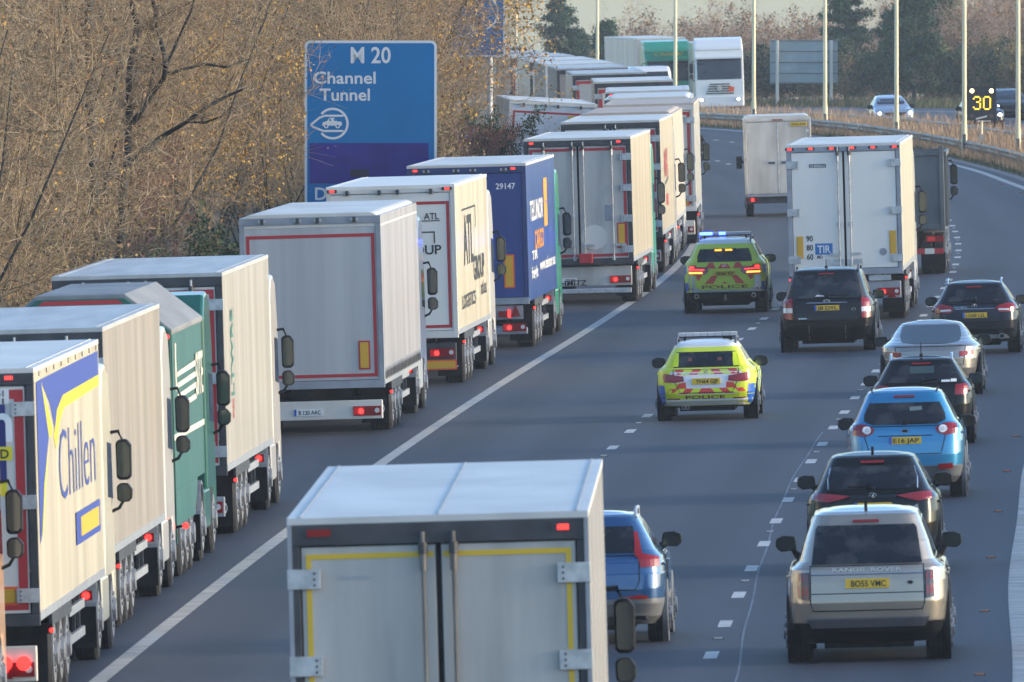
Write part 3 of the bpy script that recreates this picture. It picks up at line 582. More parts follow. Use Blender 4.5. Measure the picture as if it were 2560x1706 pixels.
far = [(4.08, 483, dict(curved=True, lamps=(-1.05, 1.05), frame=DFRAME, roof=WHITE), 'lorry with a bright rounded white roof and two red lamps, beyond the tan roofed lorry'),
  (4.22, 502, dict(bars=2, lamps=(-1.1,), tapew=.09), 'lorry whose pale roof and dark rear header show just above the rounded white roof'),
  (4.05, 535, dict(side=S_GREY, rear=CREAM, tapew=.12, bars=0), 'blue grey sided lorry with a cream red framed rear on the bend'),
  (3.45, 566, dict(side=S_GREY, rear=S_GREY, roof=ROOFG, tapew=.10, bars=0), 'grey lorry with brown red edge, just beyond the cream rear one'),
  (2.98, 590, dict(side=S_BROWN, rear=S_BROWN, frame=DFRAME, tape=None, roof=ROOFG, rearstyle='flush'), 'brown sided lorry on the bend with a dark rear frame and flat grey roof'),
  (2.60, 609, dict(side=S_BROWN, rear=WHITE, frame=WHITE, tape=None, roof=ROOF, rearstyle='flush'), 'brown sided lorry on the bend with a white rear post'),
  (2.05, 628, dict(side=S_GREY, rear=WHITE, tapew=.12, bars=0, lamps=(.9,)), 'lorry on the bend with a grey side, red rear edge and white hinges'),
  (1.30, 649, dict(side=S_BROWN, roof=ROOFG), 'dark headed lorry on the bend, third from the far end of the queue'),
  (.35, 669, dict(side=S_GREY, roof=ROOFG), 'grey topped lorry on the bend, second from the far end of the queue'),
  (-.75, 690, dict(side=WHITE, roof=WHITE, lamps=(.7,), H=4.15), 'white topped lorry at the far end of the queue beside the trees')]
for x, y, o, lb in far: lorry(lb, x, y, None, dict(dict(side=S_WHITE, cab=(.6, .6, .6)), **o), Q)
# --- lorries moving in the lanes
t = lorry('white box lorry in the foreground with yellow tape round its rear doors', -.52, 140, .0145,
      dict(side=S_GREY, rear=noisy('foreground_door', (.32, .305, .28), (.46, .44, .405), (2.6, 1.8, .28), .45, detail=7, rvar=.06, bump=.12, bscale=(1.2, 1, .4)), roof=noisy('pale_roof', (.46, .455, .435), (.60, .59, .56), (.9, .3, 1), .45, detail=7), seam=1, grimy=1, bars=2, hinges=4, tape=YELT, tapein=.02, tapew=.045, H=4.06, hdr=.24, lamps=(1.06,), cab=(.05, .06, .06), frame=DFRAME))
mb = MB(); mb.box(-1.11, -.91, -.047, -.034, 3.90, 3.96, REDL); mb.build('marker_lamp', t)
FAINT = mat('faded_print', (.36, .38, .42), .5); text('frigo service', FAINT, t, rear_plane(-.72, -.016, 3.55), .05, .26)
mb = MB()
for sx in (-1, 1): a, b = sorted((sx*1.277, sx*1.24)); mb.box(a, b, -.045, -.005, 1.1, 4.0, GFRAME)
mb.build('corner_post', t)
t = lorry('white TIR lorry with 90 80 60 markings and six red roof lamps', 7.52, 370, None,
      dict(side=S_BRIGHT, rear=CLEANW, roof=ROOF, frame=GFRAME, tape=None, bars=2, hinges=3, lamps=(-1.2, -.73, -.26, .2, .67, 1.15), zf=1.22, cab=(.5, .5, .48), bz=(.52, .90), bump=GFRAME, hdr=.17, tank=1))
warn_board(t, -1.02, 1.48, 1.92, .09, AMB); warn_board(t, 1.06, 1.54, 2.0, .09, AMB)
for k, s in enumerate(('90', '80', '60')): text(s, INK, t, rear_plane(-.80, -.020, 1.90-.205*k), .13, .145)
rear_decal(t, [(rc(-.68, -.29, 1.53, 1.78), mat('tir_blue', (.02, .16, .42), .4)), (rc(-.77, -.39, 3.48, 3.56), INK), ([(.84+.085*math.cos(q), 1.56+.085*math.sin(q)) for q in np.linspace(0, 6.28, 20)[:-1]], GFRAME)], y=-.016)
text('TIR', TXW, t, rear_plane(-.485, -.028, 1.655), .17, .29); text('MD', INK, t, rear_plane(-.58, -.02, 1.48), .07, .12); text('CHEREAU', TXW, t, rear_plane(-.58, -.028, 3.52), .055, .34)
mb = MB()
for q in (-.20, .20): mb.box(q-.17, q+.17, -.05, -.02, 1.30, 1.42, STEEL)
mb.prism([(.90, .53), (1.10, .53), (1.0, .68)], 'y', .05, .10, REDL); mb.box(-.15, .0, .03, .09, .92, .98, REDON); mb.box(.5, 1.0, .03, .09, .92, 1.04, STEEL); mb.build('door_lock', t)
def rigid_tipper(label, x, y):
    root = place('tipper_lorry', label, 'lorry', x, y); W = 1.25; Lb = 6.4
    DG = noisy('dark_grey_steel', (.075, .085, .09), (.12, .13, .135), (2, 2, 1), .5)
    b = MB(); b.box(-W+.1, W-.1, .03, .10, 1.25, 3.0, DG); b.box(-W, W, 0, .14, 3.0, 3.10, DG); b.box(-W, W, 0, .14, 1.14, 1.26, DG)
    for s in (-1, 1): a, c = sorted((s*W, s*(W-.12))); b.box(a, c, -.03, .16, 1.1, 3.25, DG)
    b.build('tailgate', root, bevel=.012)
    for s in (-1, 1):
        p = MB(); a, c = sorted((s*W, s*(W-.05))); p.box(a, c, .14, Lb, 1.2, 3.04, DG)
        for k in range(7): p.box(*sorted((s*W, s*(W+.06))), .4+.9*k, .52+.9*k, 1.2, 3.0, DG)
        p.box(*sorted((s*W, s*(W+.07))), .16, Lb, 2.98, 3.10, DG); p.build('side_panel', root)
        for yy in (1.3, 2.65):
            for q in (.17, .49): wheel(root, s*(W-q), yy, .51, .29, s)
        for yy in (6.3, 8.0): wheel(root, s*(W-.17), yy, .51, .315, s)
        l_ = MB(); a, c = sorted((s*(W-.05), s*(W-.50))); l_.box(a, c, .10, .16, .82, .98, REDL); l_.box(a+.05, c-.22, .09, .10, .85, .95, REDLO); l_.build('tail_light', root)
        l_ = MB(); a, c = sorted((s*(W-.02), s*(W-.55))); l_.box(a, c, .55, .58, .1, .55, RUB); l_.build('mud_flap', root)
    p = MB(); p.box(-W, W, Lb-.05, Lb, 1.2, 3.1, DG); p.box(-W, W, .2, Lb, 1.12, 1.2, DG); p.build('headboard', root)
    p = MB()
    for k in range(10): p.box(-1.2+.24*k, -.96+.24*k, .18, .24, .52, .66, RED if k % 2 else WHITE)
    p.build('striped_bumper', root); p = MB()
    for q in (-.4, .4): p.box(q-.08, q+.08, .3, 8.6, .7, 1.12, DFRAME)
    p.build('chassis', root)
    tractor(root, Lb-.2, dict(cab=(.10, .11, .12), Hc=3.0, mirror='dark', lit=False), y0=Lb+.1); return root
rt = rigid_tipper('dark grey steel bodied tipper lorry partly hidden beyond the TIR lorry', 9.72, 417)
def luton(label, x, y):
    root = place('box_van', label, 'van', x, y); W = 1.03; H = 3.05; zf = .62; Lb = 4.0
    WB = noisy('grubby_van_white', (.46, .42, .36), (.66, .63, .57), (2, 2, .6), .45)
    for s in (-1, 1):
        p = MB(); p.box(*sorted((s*W, s*(W-.04))), .04, Lb, zf, H-.06, S_WHITE); p.build('side_panel', root)
        d = MB(); d.box(*sorted((s*.03, s*(W-.10))), -.012, .03, zf+.08, H-.16, WB); do = d.build('rear_door', root, bevel=.008)
        h = MB(); h.box(*sorted((s*.06, s*.34)), -.035, -.012, 1.58, 1.70, STEEL); h.box(*sorted((s*.10, s*.30)), -.045, -.035, 1.61, 1.67, DFRAME); h.build('door_handle', do)
        h = MB()
        for z in (.8, 1.75, 2.6): h.box(*sorted((s*(W-.02), s*(W-.16))), -.03, -.012, z-.05, z+.05, WHITE)
        h.build('hinge', do)
        l_ = MB(); l_.box(*sorted((s*(W-.06), s*(W-.40))), .02, .10, .46, .58, REDL); l_.box(*sorted((s*(W-.18), s*(W-.26))), .01, .02, .47, .57, REDON); l_.build('tail_light', root)
        wheel(root, s*(W-.15), 1.0, .34, .22, s); wheel(root, s*(W-.15), 4.4, .34, .22, s)
        a = MB(); a.tube([(s*.98, 4.5, 1.6), (s*1.14, 4.5, 1.65)], .03, PLAS); a.box(s*1.17-.09, s*1.17+.09, 4.45, 4.55, 1.42, 1.80, PLAS); ao = a.build('mirror', root, bevel=.02)
        g = MB(); g.box(s*1.17-.07, s*1.17+.07, 4.443, 4.449, 1.45, 1.77, MIRG); g.build('mirror_glass', ao)
    f = MB(); f.box(-W, W, -.03, .04, H-.15, H-.05, WB); f.box(-W, W, -.03, .04, zf-.02, zf+.07, GFRAME); f.box(-.03, .03, -.02, .03, zf+.07, H-.15, STEEL)
    for s in (-1, 1): f.box(*sorted((s*W, s*(W-.09))), -.03, .04, zf+.07, H-.15, WB)
    f.build('rear_frame', root, bevel=.02)
    r = MB(); r.prism([(-W-.01, H-.12), (-W+.06, H-.01), (-W+.16, H+.03), (W-.16, H+.03), (W-.06, H-.01), (W+.01, H-.12)], 'y', -.02, Lb+1.2, ROOF); r.build('roof', root)
    p = MB(); p.box(-W+.04, W-.04, .1, .2, .40, .62, DFRAME); p.box(-.4, .4, .3, 5, .4, .62, DFRAME); p.build('chassis', root)
    p = MB(); p.box(.40, .92, -.045, -.03, H-.30, H-.18, PLY); po = p.build('number_plate', root); text('PO65 EKR', INK, po, rear_plane(.66, -.048, H-.24), .075, .44)
    p = MB(); p.box(-.16, .16, -.045, -.03, H-.12, H-.08, REDL); p.build('brake_light', root)
    c = MB(); c.prism([(Lb, .4), (Lb, H-.1), (Lb+.9, H-.2), (Lb+1.2, 2.0), (Lb+1.5, 1.3), (Lb+2.0, 1.1), (Lb+2.05, .4)], 'x', -.97, .97, mat('van_white', (.66, .66, .64), .3, coat=.4)); c.build('cab', root, bevel=.06)
luton('white box van with grubby rear doors and a yellow plate near its roof', 8.2, 506)
# --- oncoming lorries
def oncoming(label, xf, yf, o, face, m=None):
    m = slope(yf) if m is None else m; Lt = o.get('Lt', 13.6); n = Lt+3.03; t = lorry(label, xf+m*n, yf+n, m, o)
    for c in [t]: c.rotation_euler = (0, S, -math.atan(m)+math.pi)
    y = Lt+.75+2.28; f = MB()
    f.box(-1.2, 1.2, y-.02, y+.06, .40, .95, face['bump']); f.build('front_bumper', t, bevel=.03)
    g = MB()
    for k in range(5): g.box(-.72+.05*k, .72-.05*k, y+.0, y+.03, 1.05+.12*k, 1.11+.12*k, face['grille'])
    g.cyl((0, y+.03, 1.34), 'y', .14, .04, CHROME, 18); g.build('grille', t)
    for s in (-1, 1):
        h = MB(); h.box(*sorted((s*.72, s*1.14)), y+.05, y+.09, .66, .86, CLEARL); h.cyl((s*.95, y+.10, .76), 'y', .055, .03, HEADL, 14); h.build('headlight', t)
    v = MB(); v.box(-1.2, 1.2, y-.35, y+.16, face['vz']-.06, face['vz']+.06, face['visor']); v.build('sun_visor', t, bevel=.02)
    v = MB(); v.prism([(y-2.2, 3.6), (y-2.2, 3.95), (y-1.0, 3.86), (y-.45, 3.5), (y-.4, 3.3)], 'x', -1.22, 1.22, face['roof']); v.build('roof_deflector', t, bevel=.06)
    return t, y
WG = mat('lorry_green', (.012, .26, .15), .3, coat=.5); CW = mat('cab_white', (.74, .73, .70), .3, coat=.4)
t, y = oncoming('oncoming green cabbed lorry pulling a pale blue grey trailer', 8.3, 862, dict(side=S_GREY, cab=(.012, .26, .15), H=4.05, roof=ROOF, lit=False, tape=None), dict(bump=WG, grille=DFRAME, visor=WG, roof=WG, vz=2.9))
text('C. TRANSPORT', YELT, t, front_plane(0, y-.03, 3.22), .16, 1.5); mb = MB(); mb.box(-1.0, 1.0, y-.10, y-.04, 3.1, 3.34, WG); mb.build('name_board', t)
t, y = oncoming('oncoming white cabbed lorry with a round badge and an orange hazard plate', 10.7, 848, dict(side=S_CREAM, cab=(.72, .70, .64), H=3.7, Lt=11.0, lit=False, tape=None), dict(bump=CW, grille=DFRAME, visor=CW, roof=CW, vz=2.92), m=-.012)
mb = MB(); mb.box(-.74, -.44, y+.035, y+.05, 1.16, 1.42, mat('hazard_orange', (.75, .10, .01), .4)); mb.build('hazard_plate', t)
def white_van(x, y):
    m = slope(y); r = place('panel_van', 'oncoming overexposed white panel van in front of the green cabbed lorry', 'van', x, y, m, flip=True)
    c = MB(); c.prism([(-5.4, .3), (-5.45, 2.2), (-5.2, 2.5), (-1.6, 2.52), (-1.2, 2.35), (-.7, 1.55), (-.1, 1.2), (0, .9), (0, .3)], 'x', -.98, .98, CW); c.build('body', r, bevel=.16, smooth=40)
    g = MB(); g.add([(-.8, -1.12, 2.2), (.8, -1.12, 2.2), (.86, -.72, 1.62), (-.86, -.72, 1.62)], [(0, 1, 2, 3)], GLASS); g.build('windscreen', r, loc=(0, .06, .06))
    for s in (-1, 1):
        wheel(r, s*.86, -1.0, .34, .22, s); wheel(r, s*.86, -4.3, .34, .22, s); h = MB(); h.box(*sorted((s*.6, s*.92)), -.02, .03, .75, .95, HEADL if s > 0 else CLEARL); h.build('headlight', r)
white_van(7.2, 828)
# ------------------------------------------------------------------ signs, lamp columns, barrier
SB = noisy('sign_blue', (.0, .135, .35), (.0, .155, .39), (1, 1, 1), .6); SWH = mat('sign_white', (.62, .64, .64), .45); PURP = noisy('purple_cover', (.025, .020, .17), (.035, .032, .24), (1.2, 1, 2), .4); GALV = noisy('galvanised_post', (.34, .36, .37), (.46, .48, .49), (3, 3, 3), .5, metal=.2)
def rrect(x0, x1, z0, z1, r, n=6):
    p = []
    for cx, cz, a in ((x1-r, z0+r, -90), (x1-r, z1-r, 0), (x0+r, z1-r, 90), (x0+r, z0+r, 180)):
        p += [(cx+r*math.cos(R(a+90*k/n)), cz+r*math.sin(R(a+90*k/n))) for k in range(n+1)]
    return p
def big_sign(label, x, y, z0, z1, w, group):
    r = empty('road_sign', label, 'road sign', (x, y, 0), (0, 0, R(1)), group); g = gz(x, y)
    b = MB(); b.prism(rrect(-w/2, w/2, z0, z1, .14), 'y', 0, .05, SWH); bo = b.build('sign_panel', r)
    b = MB(); b.prism(rrect(-w/2+.062, w/2-.062, z0+.062, z1-.062, .09), 'y', -.006, -.001, SB); b.build('blue_face', bo)
    for s in (-1, 1): p = MB(); p.cyl((s*w*.32, .15, (z1-.2+g-.4)/2), 'z', .085, z1-.2-g+.4, GALV, 14); p.build('post', r)
    for k in range(6): pass
    p = MB()
    for z in np.arange(z0+.3, z1, .6): p.box(-w/2+.1, w/2-.1, .05, .075, z-.03, z+.03, GALV)
    p.build('rail', r)
    return r
s1 = big_sign('tall blue motorway sign M20 Channel Tunnel with a purple cover strip across its lower half', -3.42, 400, 1.55, 6.32, 3.2, 'blue direction signs in the left verge')
f = lambda x, z: rear_plane(x, -.010, z)
text('M 20', SWH, s1, f(0, 5.98), .40, .97); text('Channel', SWH, s1, f(-.63, 5.43), .30, 1.50); text('Tunnel', SWH, s1, f(-.63, 5.02), .30, 1.22); text('Dover', SWH, s1, f(-.80, 2.62), .31, 1.10)
mb = MB()
def ring(cx, cz, r, a0, a1, wd, y, n=26):
    a = np.radians(np.linspace(a0, a1, n)); return [([(cx+(r-wd)*math.cos(t), y, cz+(r-wd)*math.sin(t)) for t in a] + [(cx+r*math.cos(t), y, cz+r*math.sin(t)) for t in a[::-1]]), n]
pts, n = ring(-.92, 4.31, .385, 140, -140, .055, -.011)
mb.add(pts, [(i, i+1, 2*n-2-i, 2*n-1-i) for i in range(n-1)], SWH)
def pipe(pl, wd):
    for (xa, za), (xb, zb) in zip(pl, pl[1:]):
        d = math.hypot(xb-xa, zb-za); nx_, nz_ = -(zb-za)/d*wd/2, (xb-xa)/d*wd/2
        mb.add([(xa-nx_, -.013, za-nz_), (xb-nx_, -.013, zb-nz_), (xb+nx_, -.013, zb+nz_), (xa+nx_, -.013, za+nz_)], [(0, 1, 2, 3)], SWH)
pipe([(-.66, 4.50), (-1.12, 4.50), (-1.26, 4.44)], .05); pipe([(-1.22, 4.47), (-1.45, 4.28), (-1.36, 4.20)], .05); pipe([(-1.42, 4.24), (-1.30, 4.20)], .045); pipe([(-1.34, 4.205), (-1.14, 4.13), (-.66, 4.13)], .05)
mb.add([(a, -.015, b) for a, b in [(-1.18, 4.26), (-.70, 4.26), (-.70, 4.34), (-.74, 4.36), (-.82, 4.36), (-.88, 4.45), (-1.0, 4.45), (-1.06, 4.37), (-1.16, 4.34)]], [tuple(range(9))], SWH)
for q in (-1.08, -.80): mb.add([(q+.06*math.cos(t), -.017, 4.255+.06*math.sin(t)) for t in np.linspace(0, 2*math.pi, 13)[:-1]], [tuple(range(12))], SWH)
for q in (-1.08, -.80): mb.add([(q+.028*math.cos(t), -.019, 4.255+.028*math.sin(t)) for t in np.linspace(0, 2*math.pi, 13)[:-1]], [tuple(range(12))], SB)
for q in (-1.035, -.925): mb.add([(q+.04, -.017, 4.37), (q+.085, -.017, 4.37), (q+.06, -.017, 4.43), (q+.025, -.017, 4.43)], [(0, 1, 2, 3)], SB)
mb.build('tunnel_symbol', s1)
mb = MB(); mb.box(-1.48, 1.40, -.016, -.007, 2.86, 3.84, PURP); mb.box(-.50, -.04, -.019, -.016, 3.02, 3.20, mat('dark_patch', (.012, .012, .03), .6)); mb.build('cover_strip', s1)
for q in (SB, PURP): q.node_tree.nodes['Principled BSDF'].inputs['Specular IOR Level'].default_value = .12
s2 = big_sign('second blue sign farther along the left verge, half hidden by bare branches', -1.50, 500, 5.15, 9.9, 2.6, 'blue direction signs in the left verge')
mb = MB(); pts, n = ring(.55, 6.5, .55, 160, -160, .06, -.011); mb.add(pts, [(i, i+1, 2*n-2-i, 2*n-1-i) for i in range(n-1)], SWH); mb.build('ring_symbol', s2)
# back of a sign facing the other way
bx, by = 15.9, 900; r = empty('road_sign', 'grey back of a big direction sign facing the oncoming traffic, three ribs and two posts', 'road sign', (bx, by, 0), (0, 0, R(6))); g = gz(bx, by)
b = MB(); b.box(-1.85, 1.85, 0, .05, .62, 3.0, noisy('sign_back', (.24, .30, .30), (.32, .38, .37), (1, 1, 1), .45)); bo = b.build('sign_panel', r)
for z in (.66, 1.18, 1.78, 2.38, 2.95): q = MB(); q.box(-1.84, 1.84, -.04, -.001, z-.02, z+.02, DSTEEL); q.build('rail', bo)
for s in (-1.48, 1.48): q = MB(); q.cyl((s, -.14, (2.98+g-.3)/2), 'z', .085, 2.98-g+.3, noisy('pale_post', (.56, .52, .42), (.66, .62, .52), (4, 4, 1), .5), 12); q.build('post', r)
# lamp columns in the central reserve
COLM = noisy('lamp_column_paint', (.74, .61, .36), (.84, .72, .46), (6, 6, .6), .5)
mb = MB(); mb.cyl((0, 0, .55), 'z', .115, 1.5, COLM, 14, .105); mb.cyl((0, 0, 6.4), 'z', .088, 10.2, COLM, 14, .06)
post_m = mb.mesh('column'); mb = MB(); mb.box(-.9, .9, -.04, .04, 11.45, 11.52, COLM)
for s in (-1, 1): mb.box(*sorted((s*.9, s*1.5)), -.13, .13, 11.42, 11.56, GALV)
head_m = mb.mesh('lamp_head'); mb = MB(); mb.box(-.06, .06, -.125, -.105, .35, .95, DSTEEL); door_m = mb.mesh('access_door')
cols = [(604, 'lamp column nearest the camera, at the far right of the dry central reserve'), (621, 'lamp column standing just left of the lit 30 sign'), (664, 'lamp column in front of the oncoming silver car'), (702, 'lamp column crossing the right half of the grey sign back'),
        (738, 'lamp column just right of the oncoming white cabbed lorry'), (775, 'lamp column crossing the oncoming green cabbed lorry'), (813, 'lamp column rising left of the pale trailer, before the pine trees'), (853, 'farthest lamp column, at the edge of the left hand trees')]
XS = [18.5, 17.0, 15.45, 13.3, 10.8, 7.66, 4.2, .2]
for (y, lb), x in zip(cols, XS):
    o = empty('lamp_column', lb, 'lamp post', (x, y, gz(x, y)-.1), (0, 0, 0), 'lamp columns in the central reserve')
    for nm, me in (('column', post_m), ('lamp_head', head_m), ('access_door', door_m)): link(nm, me, o, smooth=0)
# matrix sign showing 30
mx, my = 17.85, 628; r = empty('matrix_sign', 'black matrix signal lit with an amber 30 on a pale post', 'road sign', (mx, my, gz(mx, my)-.05))
BLK = mat('matrix_black', (.012, .013, .018), .5)
b = MB(); b.box(-.52, .52, 0, .28, 1.35, 2.56, BLK); b.box(-.56, .56, -.01, .0, 1.31, 2.60, BLK); bo = b.build('cabinet', r, bevel=.02)
AMB30 = mat('lit_amber_digit', (.6, .4, .02), .3, emit=(1, .58, .02), es=.9)
glyph = {'3': ['01110', '10001', '00001', '00110', '00001', '00001', '10001', '01110'], '0': ['01110', '10001', '10001', '10001', '10001', '10001', '10001', '01110']}
for ch, ox in (('3', -.30), ('0', .08)):
    d = MB()
    for j, row in enumerate(glyph[ch]):
        for i, c_ in enumerate(row):
            if c_ == '1': d.cyl((ox+i*.062, -.018, 2.20-j*.066), 'y', .031, .012, AMB30, 8)
    d.build('digit', bo)
for s in (-1, 1):
    d = MB(); d.cyl((s*.37, -.03, 2.43), 'y', .09, .06, BLK, 18); d.cyl((s*.37, -.065, 2.43), 'y', .075, .012, mat('lit_lantern', (.8, .6, .2), .3, emit=(1, .72, .30), es=5), 18); d.build('lantern', bo)
    d = MB(); d.cyl((s*.37, -.03, 1.48), 'y', .08, .05, mat('unlit_lantern', (.10, .05, .04), .3), 18); d.build('unlit_lantern', bo)
d = MB(); d.prism([(-.22, 1.33), (.20, 1.43), (.21, 1.50), (-.21, 1.40)], 'y', -.08, -.012, CREAM); d.build('bracket', r)
d = MB(); d.cyl((0, .1, .95), 'z', .045, .9, COLM, 10); d.prism([(-.19, -.1), (.19, -.1), (.19, .50), (.05, .78), (-.05, .78), (-.19, .50)], 'y', .0, .2, noisy('concrete_post', (.42, .36, .27), (.52, .45, .34), (5, 5, 5), .7)); d.build('post', r)
# steel safety barrier in the reserve
RUST = noisy('weathered_steel', (.14, .125, .10), (.26, .23, .18), (1.5, .3, 6), .5, metal=.3)
for off, lb in ((1.75, 'steel crash barrier on the near side of the dry grass central reserve'), (5.1, 'steel crash barrier on the far side of the dry grass central reserve')):
    r = empty('crash_barrier', lb, 'crash barrier'); b = MB(); yy = list(range(150, 900, 4)); sec = [(0, .30), (-.07, .35), (-.07, .40), (0, .45), (-.07, .50), (-.07, .55), (0, .60)]
    vs = []
    for y in yy:
        for a, c in sec: x = L(y)+RW+off+a; vs.append((x, y, gz(x, y)+c))
    n = len(sec); b.add(vs, [(j*n+i, (j+1)*n+i, (j+1)*n+i+1, j*n+i+1) for j in range(len(yy)-1) for i in range(n-1)], RUST); b.build('rail', r, smooth=True)
    p = MB()
    for y in range(150, 900, 4): x = L(y)+RW+off+.06; z = gz(x, y); p.box(x-.05, x+.05, y-.03, y+.03, z-.3, z+.58, RUST)
    po = p.build('posts', r); po['kind'] = 'stuff'
# ------------------------------------------------------------------ cars: body lofted from horizontal slices
def clip_cell(poly, x0, x1, z0, z1):
    for ax, lim, sg in ((0, x0, 1), (0, x1, -1), (1, z0, 1), (1, z1, -1)):
        out = []
        for i in range(len(poly)):
            a, b = poly[i-1], poly[i]; da, db = sg*(a[ax]-lim), sg*(b[ax]-lim)
            if (da < 0) != (db < 0): t = da/(da-db); out.append((a[0]+(b[0]-a[0])*t, a[1]+(b[1]-a[1])*t))
            if db >= 0: out.append(b)
        poly = out
        if len(poly) < 3: return []
    return poly
def area2(p): return sum(p[i-1][0]*p[i][1]-p[i][0]*p[i-1][1] for i in range(len(p)))/2
class Body:
    def __init__(s, rows, n=6.0):
        a = np.array(rows, float); z = np.concatenate([np.linspace(a[0, 0], a[-1, 0], 90), a[:, 0]]); z = np.unique(np.round(z, 4))
        c = [np.interp(z, a[:, 0], a[:, k]) for k in (1, 2, 3)]
        k = np.array([1, 2, 3, 2, 1.])/9; c = [np.convolve(np.pad(q, 2, mode='edge'), k, 'valid') for q in c]
        s.z, (s.w, s.r, s.f) = z, c; s.n = n
    def at(s, z): return (np.interp(z, s.z, s.w), np.interp(z, s.z, s.r), np.interp(z, s.z, s.f))
    def rear(s, x, z, e=0):
        w, r, f = s.at(z); c, l = (r+f)/2, (f-r)/2; q = min(abs(x)/w, .992); y = c - l*(1-q**s.n)**(1/s.n)
        return (x + (e*x/w if q > .7 else 0), y-e, z+max(0, e)*(.7 if np.interp(z+.03, s.z, s.r) >= np.interp(z-.03, s.z, s.r)-.004 else -.9))
    def front(s, x, z, e=0):
        w, r, f = s.at(z); c, l = (r+f)/2, (f-r)/2; q = min(abs(x)/w, .992); return (x, c+l*(1-q**s.n)**(1/s.n)+e, z)
    def right(s, y, z, e=0, sg=1):
        w, r, f = s.at(z); c, l = (r+f)/2, (f-r)/2; q = min(abs(y-c)/l, .995); return (sg*(w*(1-q**s.n)**(1/s.n)+e), y, z)
    def shell(s, i0, i1, m, cap_top=False, cap_bot=False, N=104):
        mb = MB(); rings = []
        for i in range(i0, i1):
            c, l, w = (s.r[i]+s.f[i])/2, (s.f[i]-s.r[i])/2, s.w[i]; ring = []
            for k in range(N):
                t = 2*math.pi*(k+.5)/N; ct, st = math.cos(t), math.sin(t); e = 2/s.n
                ring.append((w*math.copysign(abs(ct)**e, ct), c+l*math.copysign(abs(st)**e, st), s.z[i]))
            rings.append(ring)
        if cap_top:
            i = i1-1; c, l, w = (s.r[i]+s.f[i])/2, (s.f[i]-s.r[i])/2, s.w[i]
            for sc, dz in ((.8, .010), (.55, .018), (.25, .022)): rings.append([(p[0]*sc, c+(p[1]-c)*sc, s.z[i]+dz) for p in rings[i1-1-i0]])
        n = N; vs = [p for r in rings for p in r]
        fs = [(i*n+k, i*n+(k+1) % n, (i+1)*n+(k+1) % n, (i+1)*n+k) for i in range(len(rings)-1) for k in range(n)]
        if cap_top: fs.append(list(range((len(rings)-1)*n, len(rings)*n)))
        if cap_bot: fs.append(list(range(n))[::-1])
        mb.add(vs, fs, m); return mb
    def patch(s, poly, m, e=.006, proj='rear', cell=.07, skirt=.02, sg=1, mb=None):
        """lay a polygon (x,z) or (y,z) on the body surface"""
        mb = mb or MB(); P = (lambda a, b, q: s.rear(a, b, q)) if proj == 'rear' else (lambda a, b, q: s.front(a, b, q)) if proj == 'front' else (lambda a, b, q: s.right(a, b, q, sg))
        if area2(poly) < 0: poly = poly[::-1]
        flip = (proj == 'front') or (proj == 'right' and sg < 0)
        xs = [p[0] for p in poly]; zs = [p[1] for p in poly]; x = min(xs)
        while x < max(xs):
            z = min(zs)
            while z < max(zs):
                c = clip_cell(poly, x, x+cell, z, z+cell)
                if len(c) >= 3 and abs(area2(c)) > 1e-7:
                    if flip: c = c[::-1]
                    mb.add([P(a, b, e) for a, b in c], [tuple(range(len(c)))], m)
                z += cell
            x += cell
        if skirt:
            pl = []
            for i in range(len(poly)):
                a, b = poly[i-1], poly[i]; k = max(1, int(math.hypot(b[0]-a[0], b[1]-a[1])/cell))
                pl += [(a[0]+(b[0]-a[0])*j/k, a[1]+(b[1]-a[1])*j/k) for j in range(k)]
            o = [P(a, b, e) for a, b in pl]; q = [P(a, b, -skirt) for a, b in pl]; n = len(pl)
            mb.add(o+q, [((i, (i+1) % n, n+(i+1) % n, n+i) if flip else (i, n+i, n+(i+1) % n, (i+1) % n)) for i in range(n)], m)
        return mb
    def seam(s, pts, r=.006, m=RUB, proj='rear', mb=None, closed=False, sg=1):
        mb = mb or MB(); pl = []
        seq = list(zip(pts, pts[1:])) + ([(pts[-1], pts[0])] if closed else [])
        for a, b in seq:
            k = max(1, int(math.hypot(b[0]-a[0], b[1]-a[1])/.06)); pl += [(a[0]+(b[0]-a[0])*j/k, a[1]+(b[1]-a[1])*j/k) for j in range(k)]
        pl.append(seq[-1][1]); P = s.rear if proj == 'rear' else (lambda a, b, e: s.right(a, b, e, sg)) if proj == 'right' else s.front
        mb.tube([P(a, b, r*.4) for a, b in pl], r, m, 6); return mb
def mir(p): return [(-a, b) for a, b in p][::-1]
def rows(Wb, H, belt, gb, gt, ln, yb, yt, hood=None, zb=.24, wind=1.0):
    h = hood or belt-.06
    return [(zb, Wb*.88, .26, ln-.25), (zb+.10, Wb*.955, .09, ln-.08), (zb+.26, Wb*.99, .0, ln), (.70, Wb, .0, ln-.02), (h-.16, Wb, .02, ln-.08), (h-.02, Wb*.985, .045, ln-.40), (h+.03, Wb*.965, .06, ln-1.2),
            (belt+.02, gb+.05, yb, ln-1.42), (belt+.07, gb, yb+.03, ln-1.52), ((belt+H)/2, gb+(gt-gb)*.52, yb+(yt-yb)*.48, ln-1.52-.42*wind), (H-.10, gt, yt-.01, ln-1.52-.85*wind), (H-.05, gt-.03, yt+.02, ln-1.7-.95*wind), (H-.022, gt-.10, yt+.10, ln-1.9-1.0*wind), (H-.006, gt-.25, yt+.35, ln-2.1-1.1*wind)]
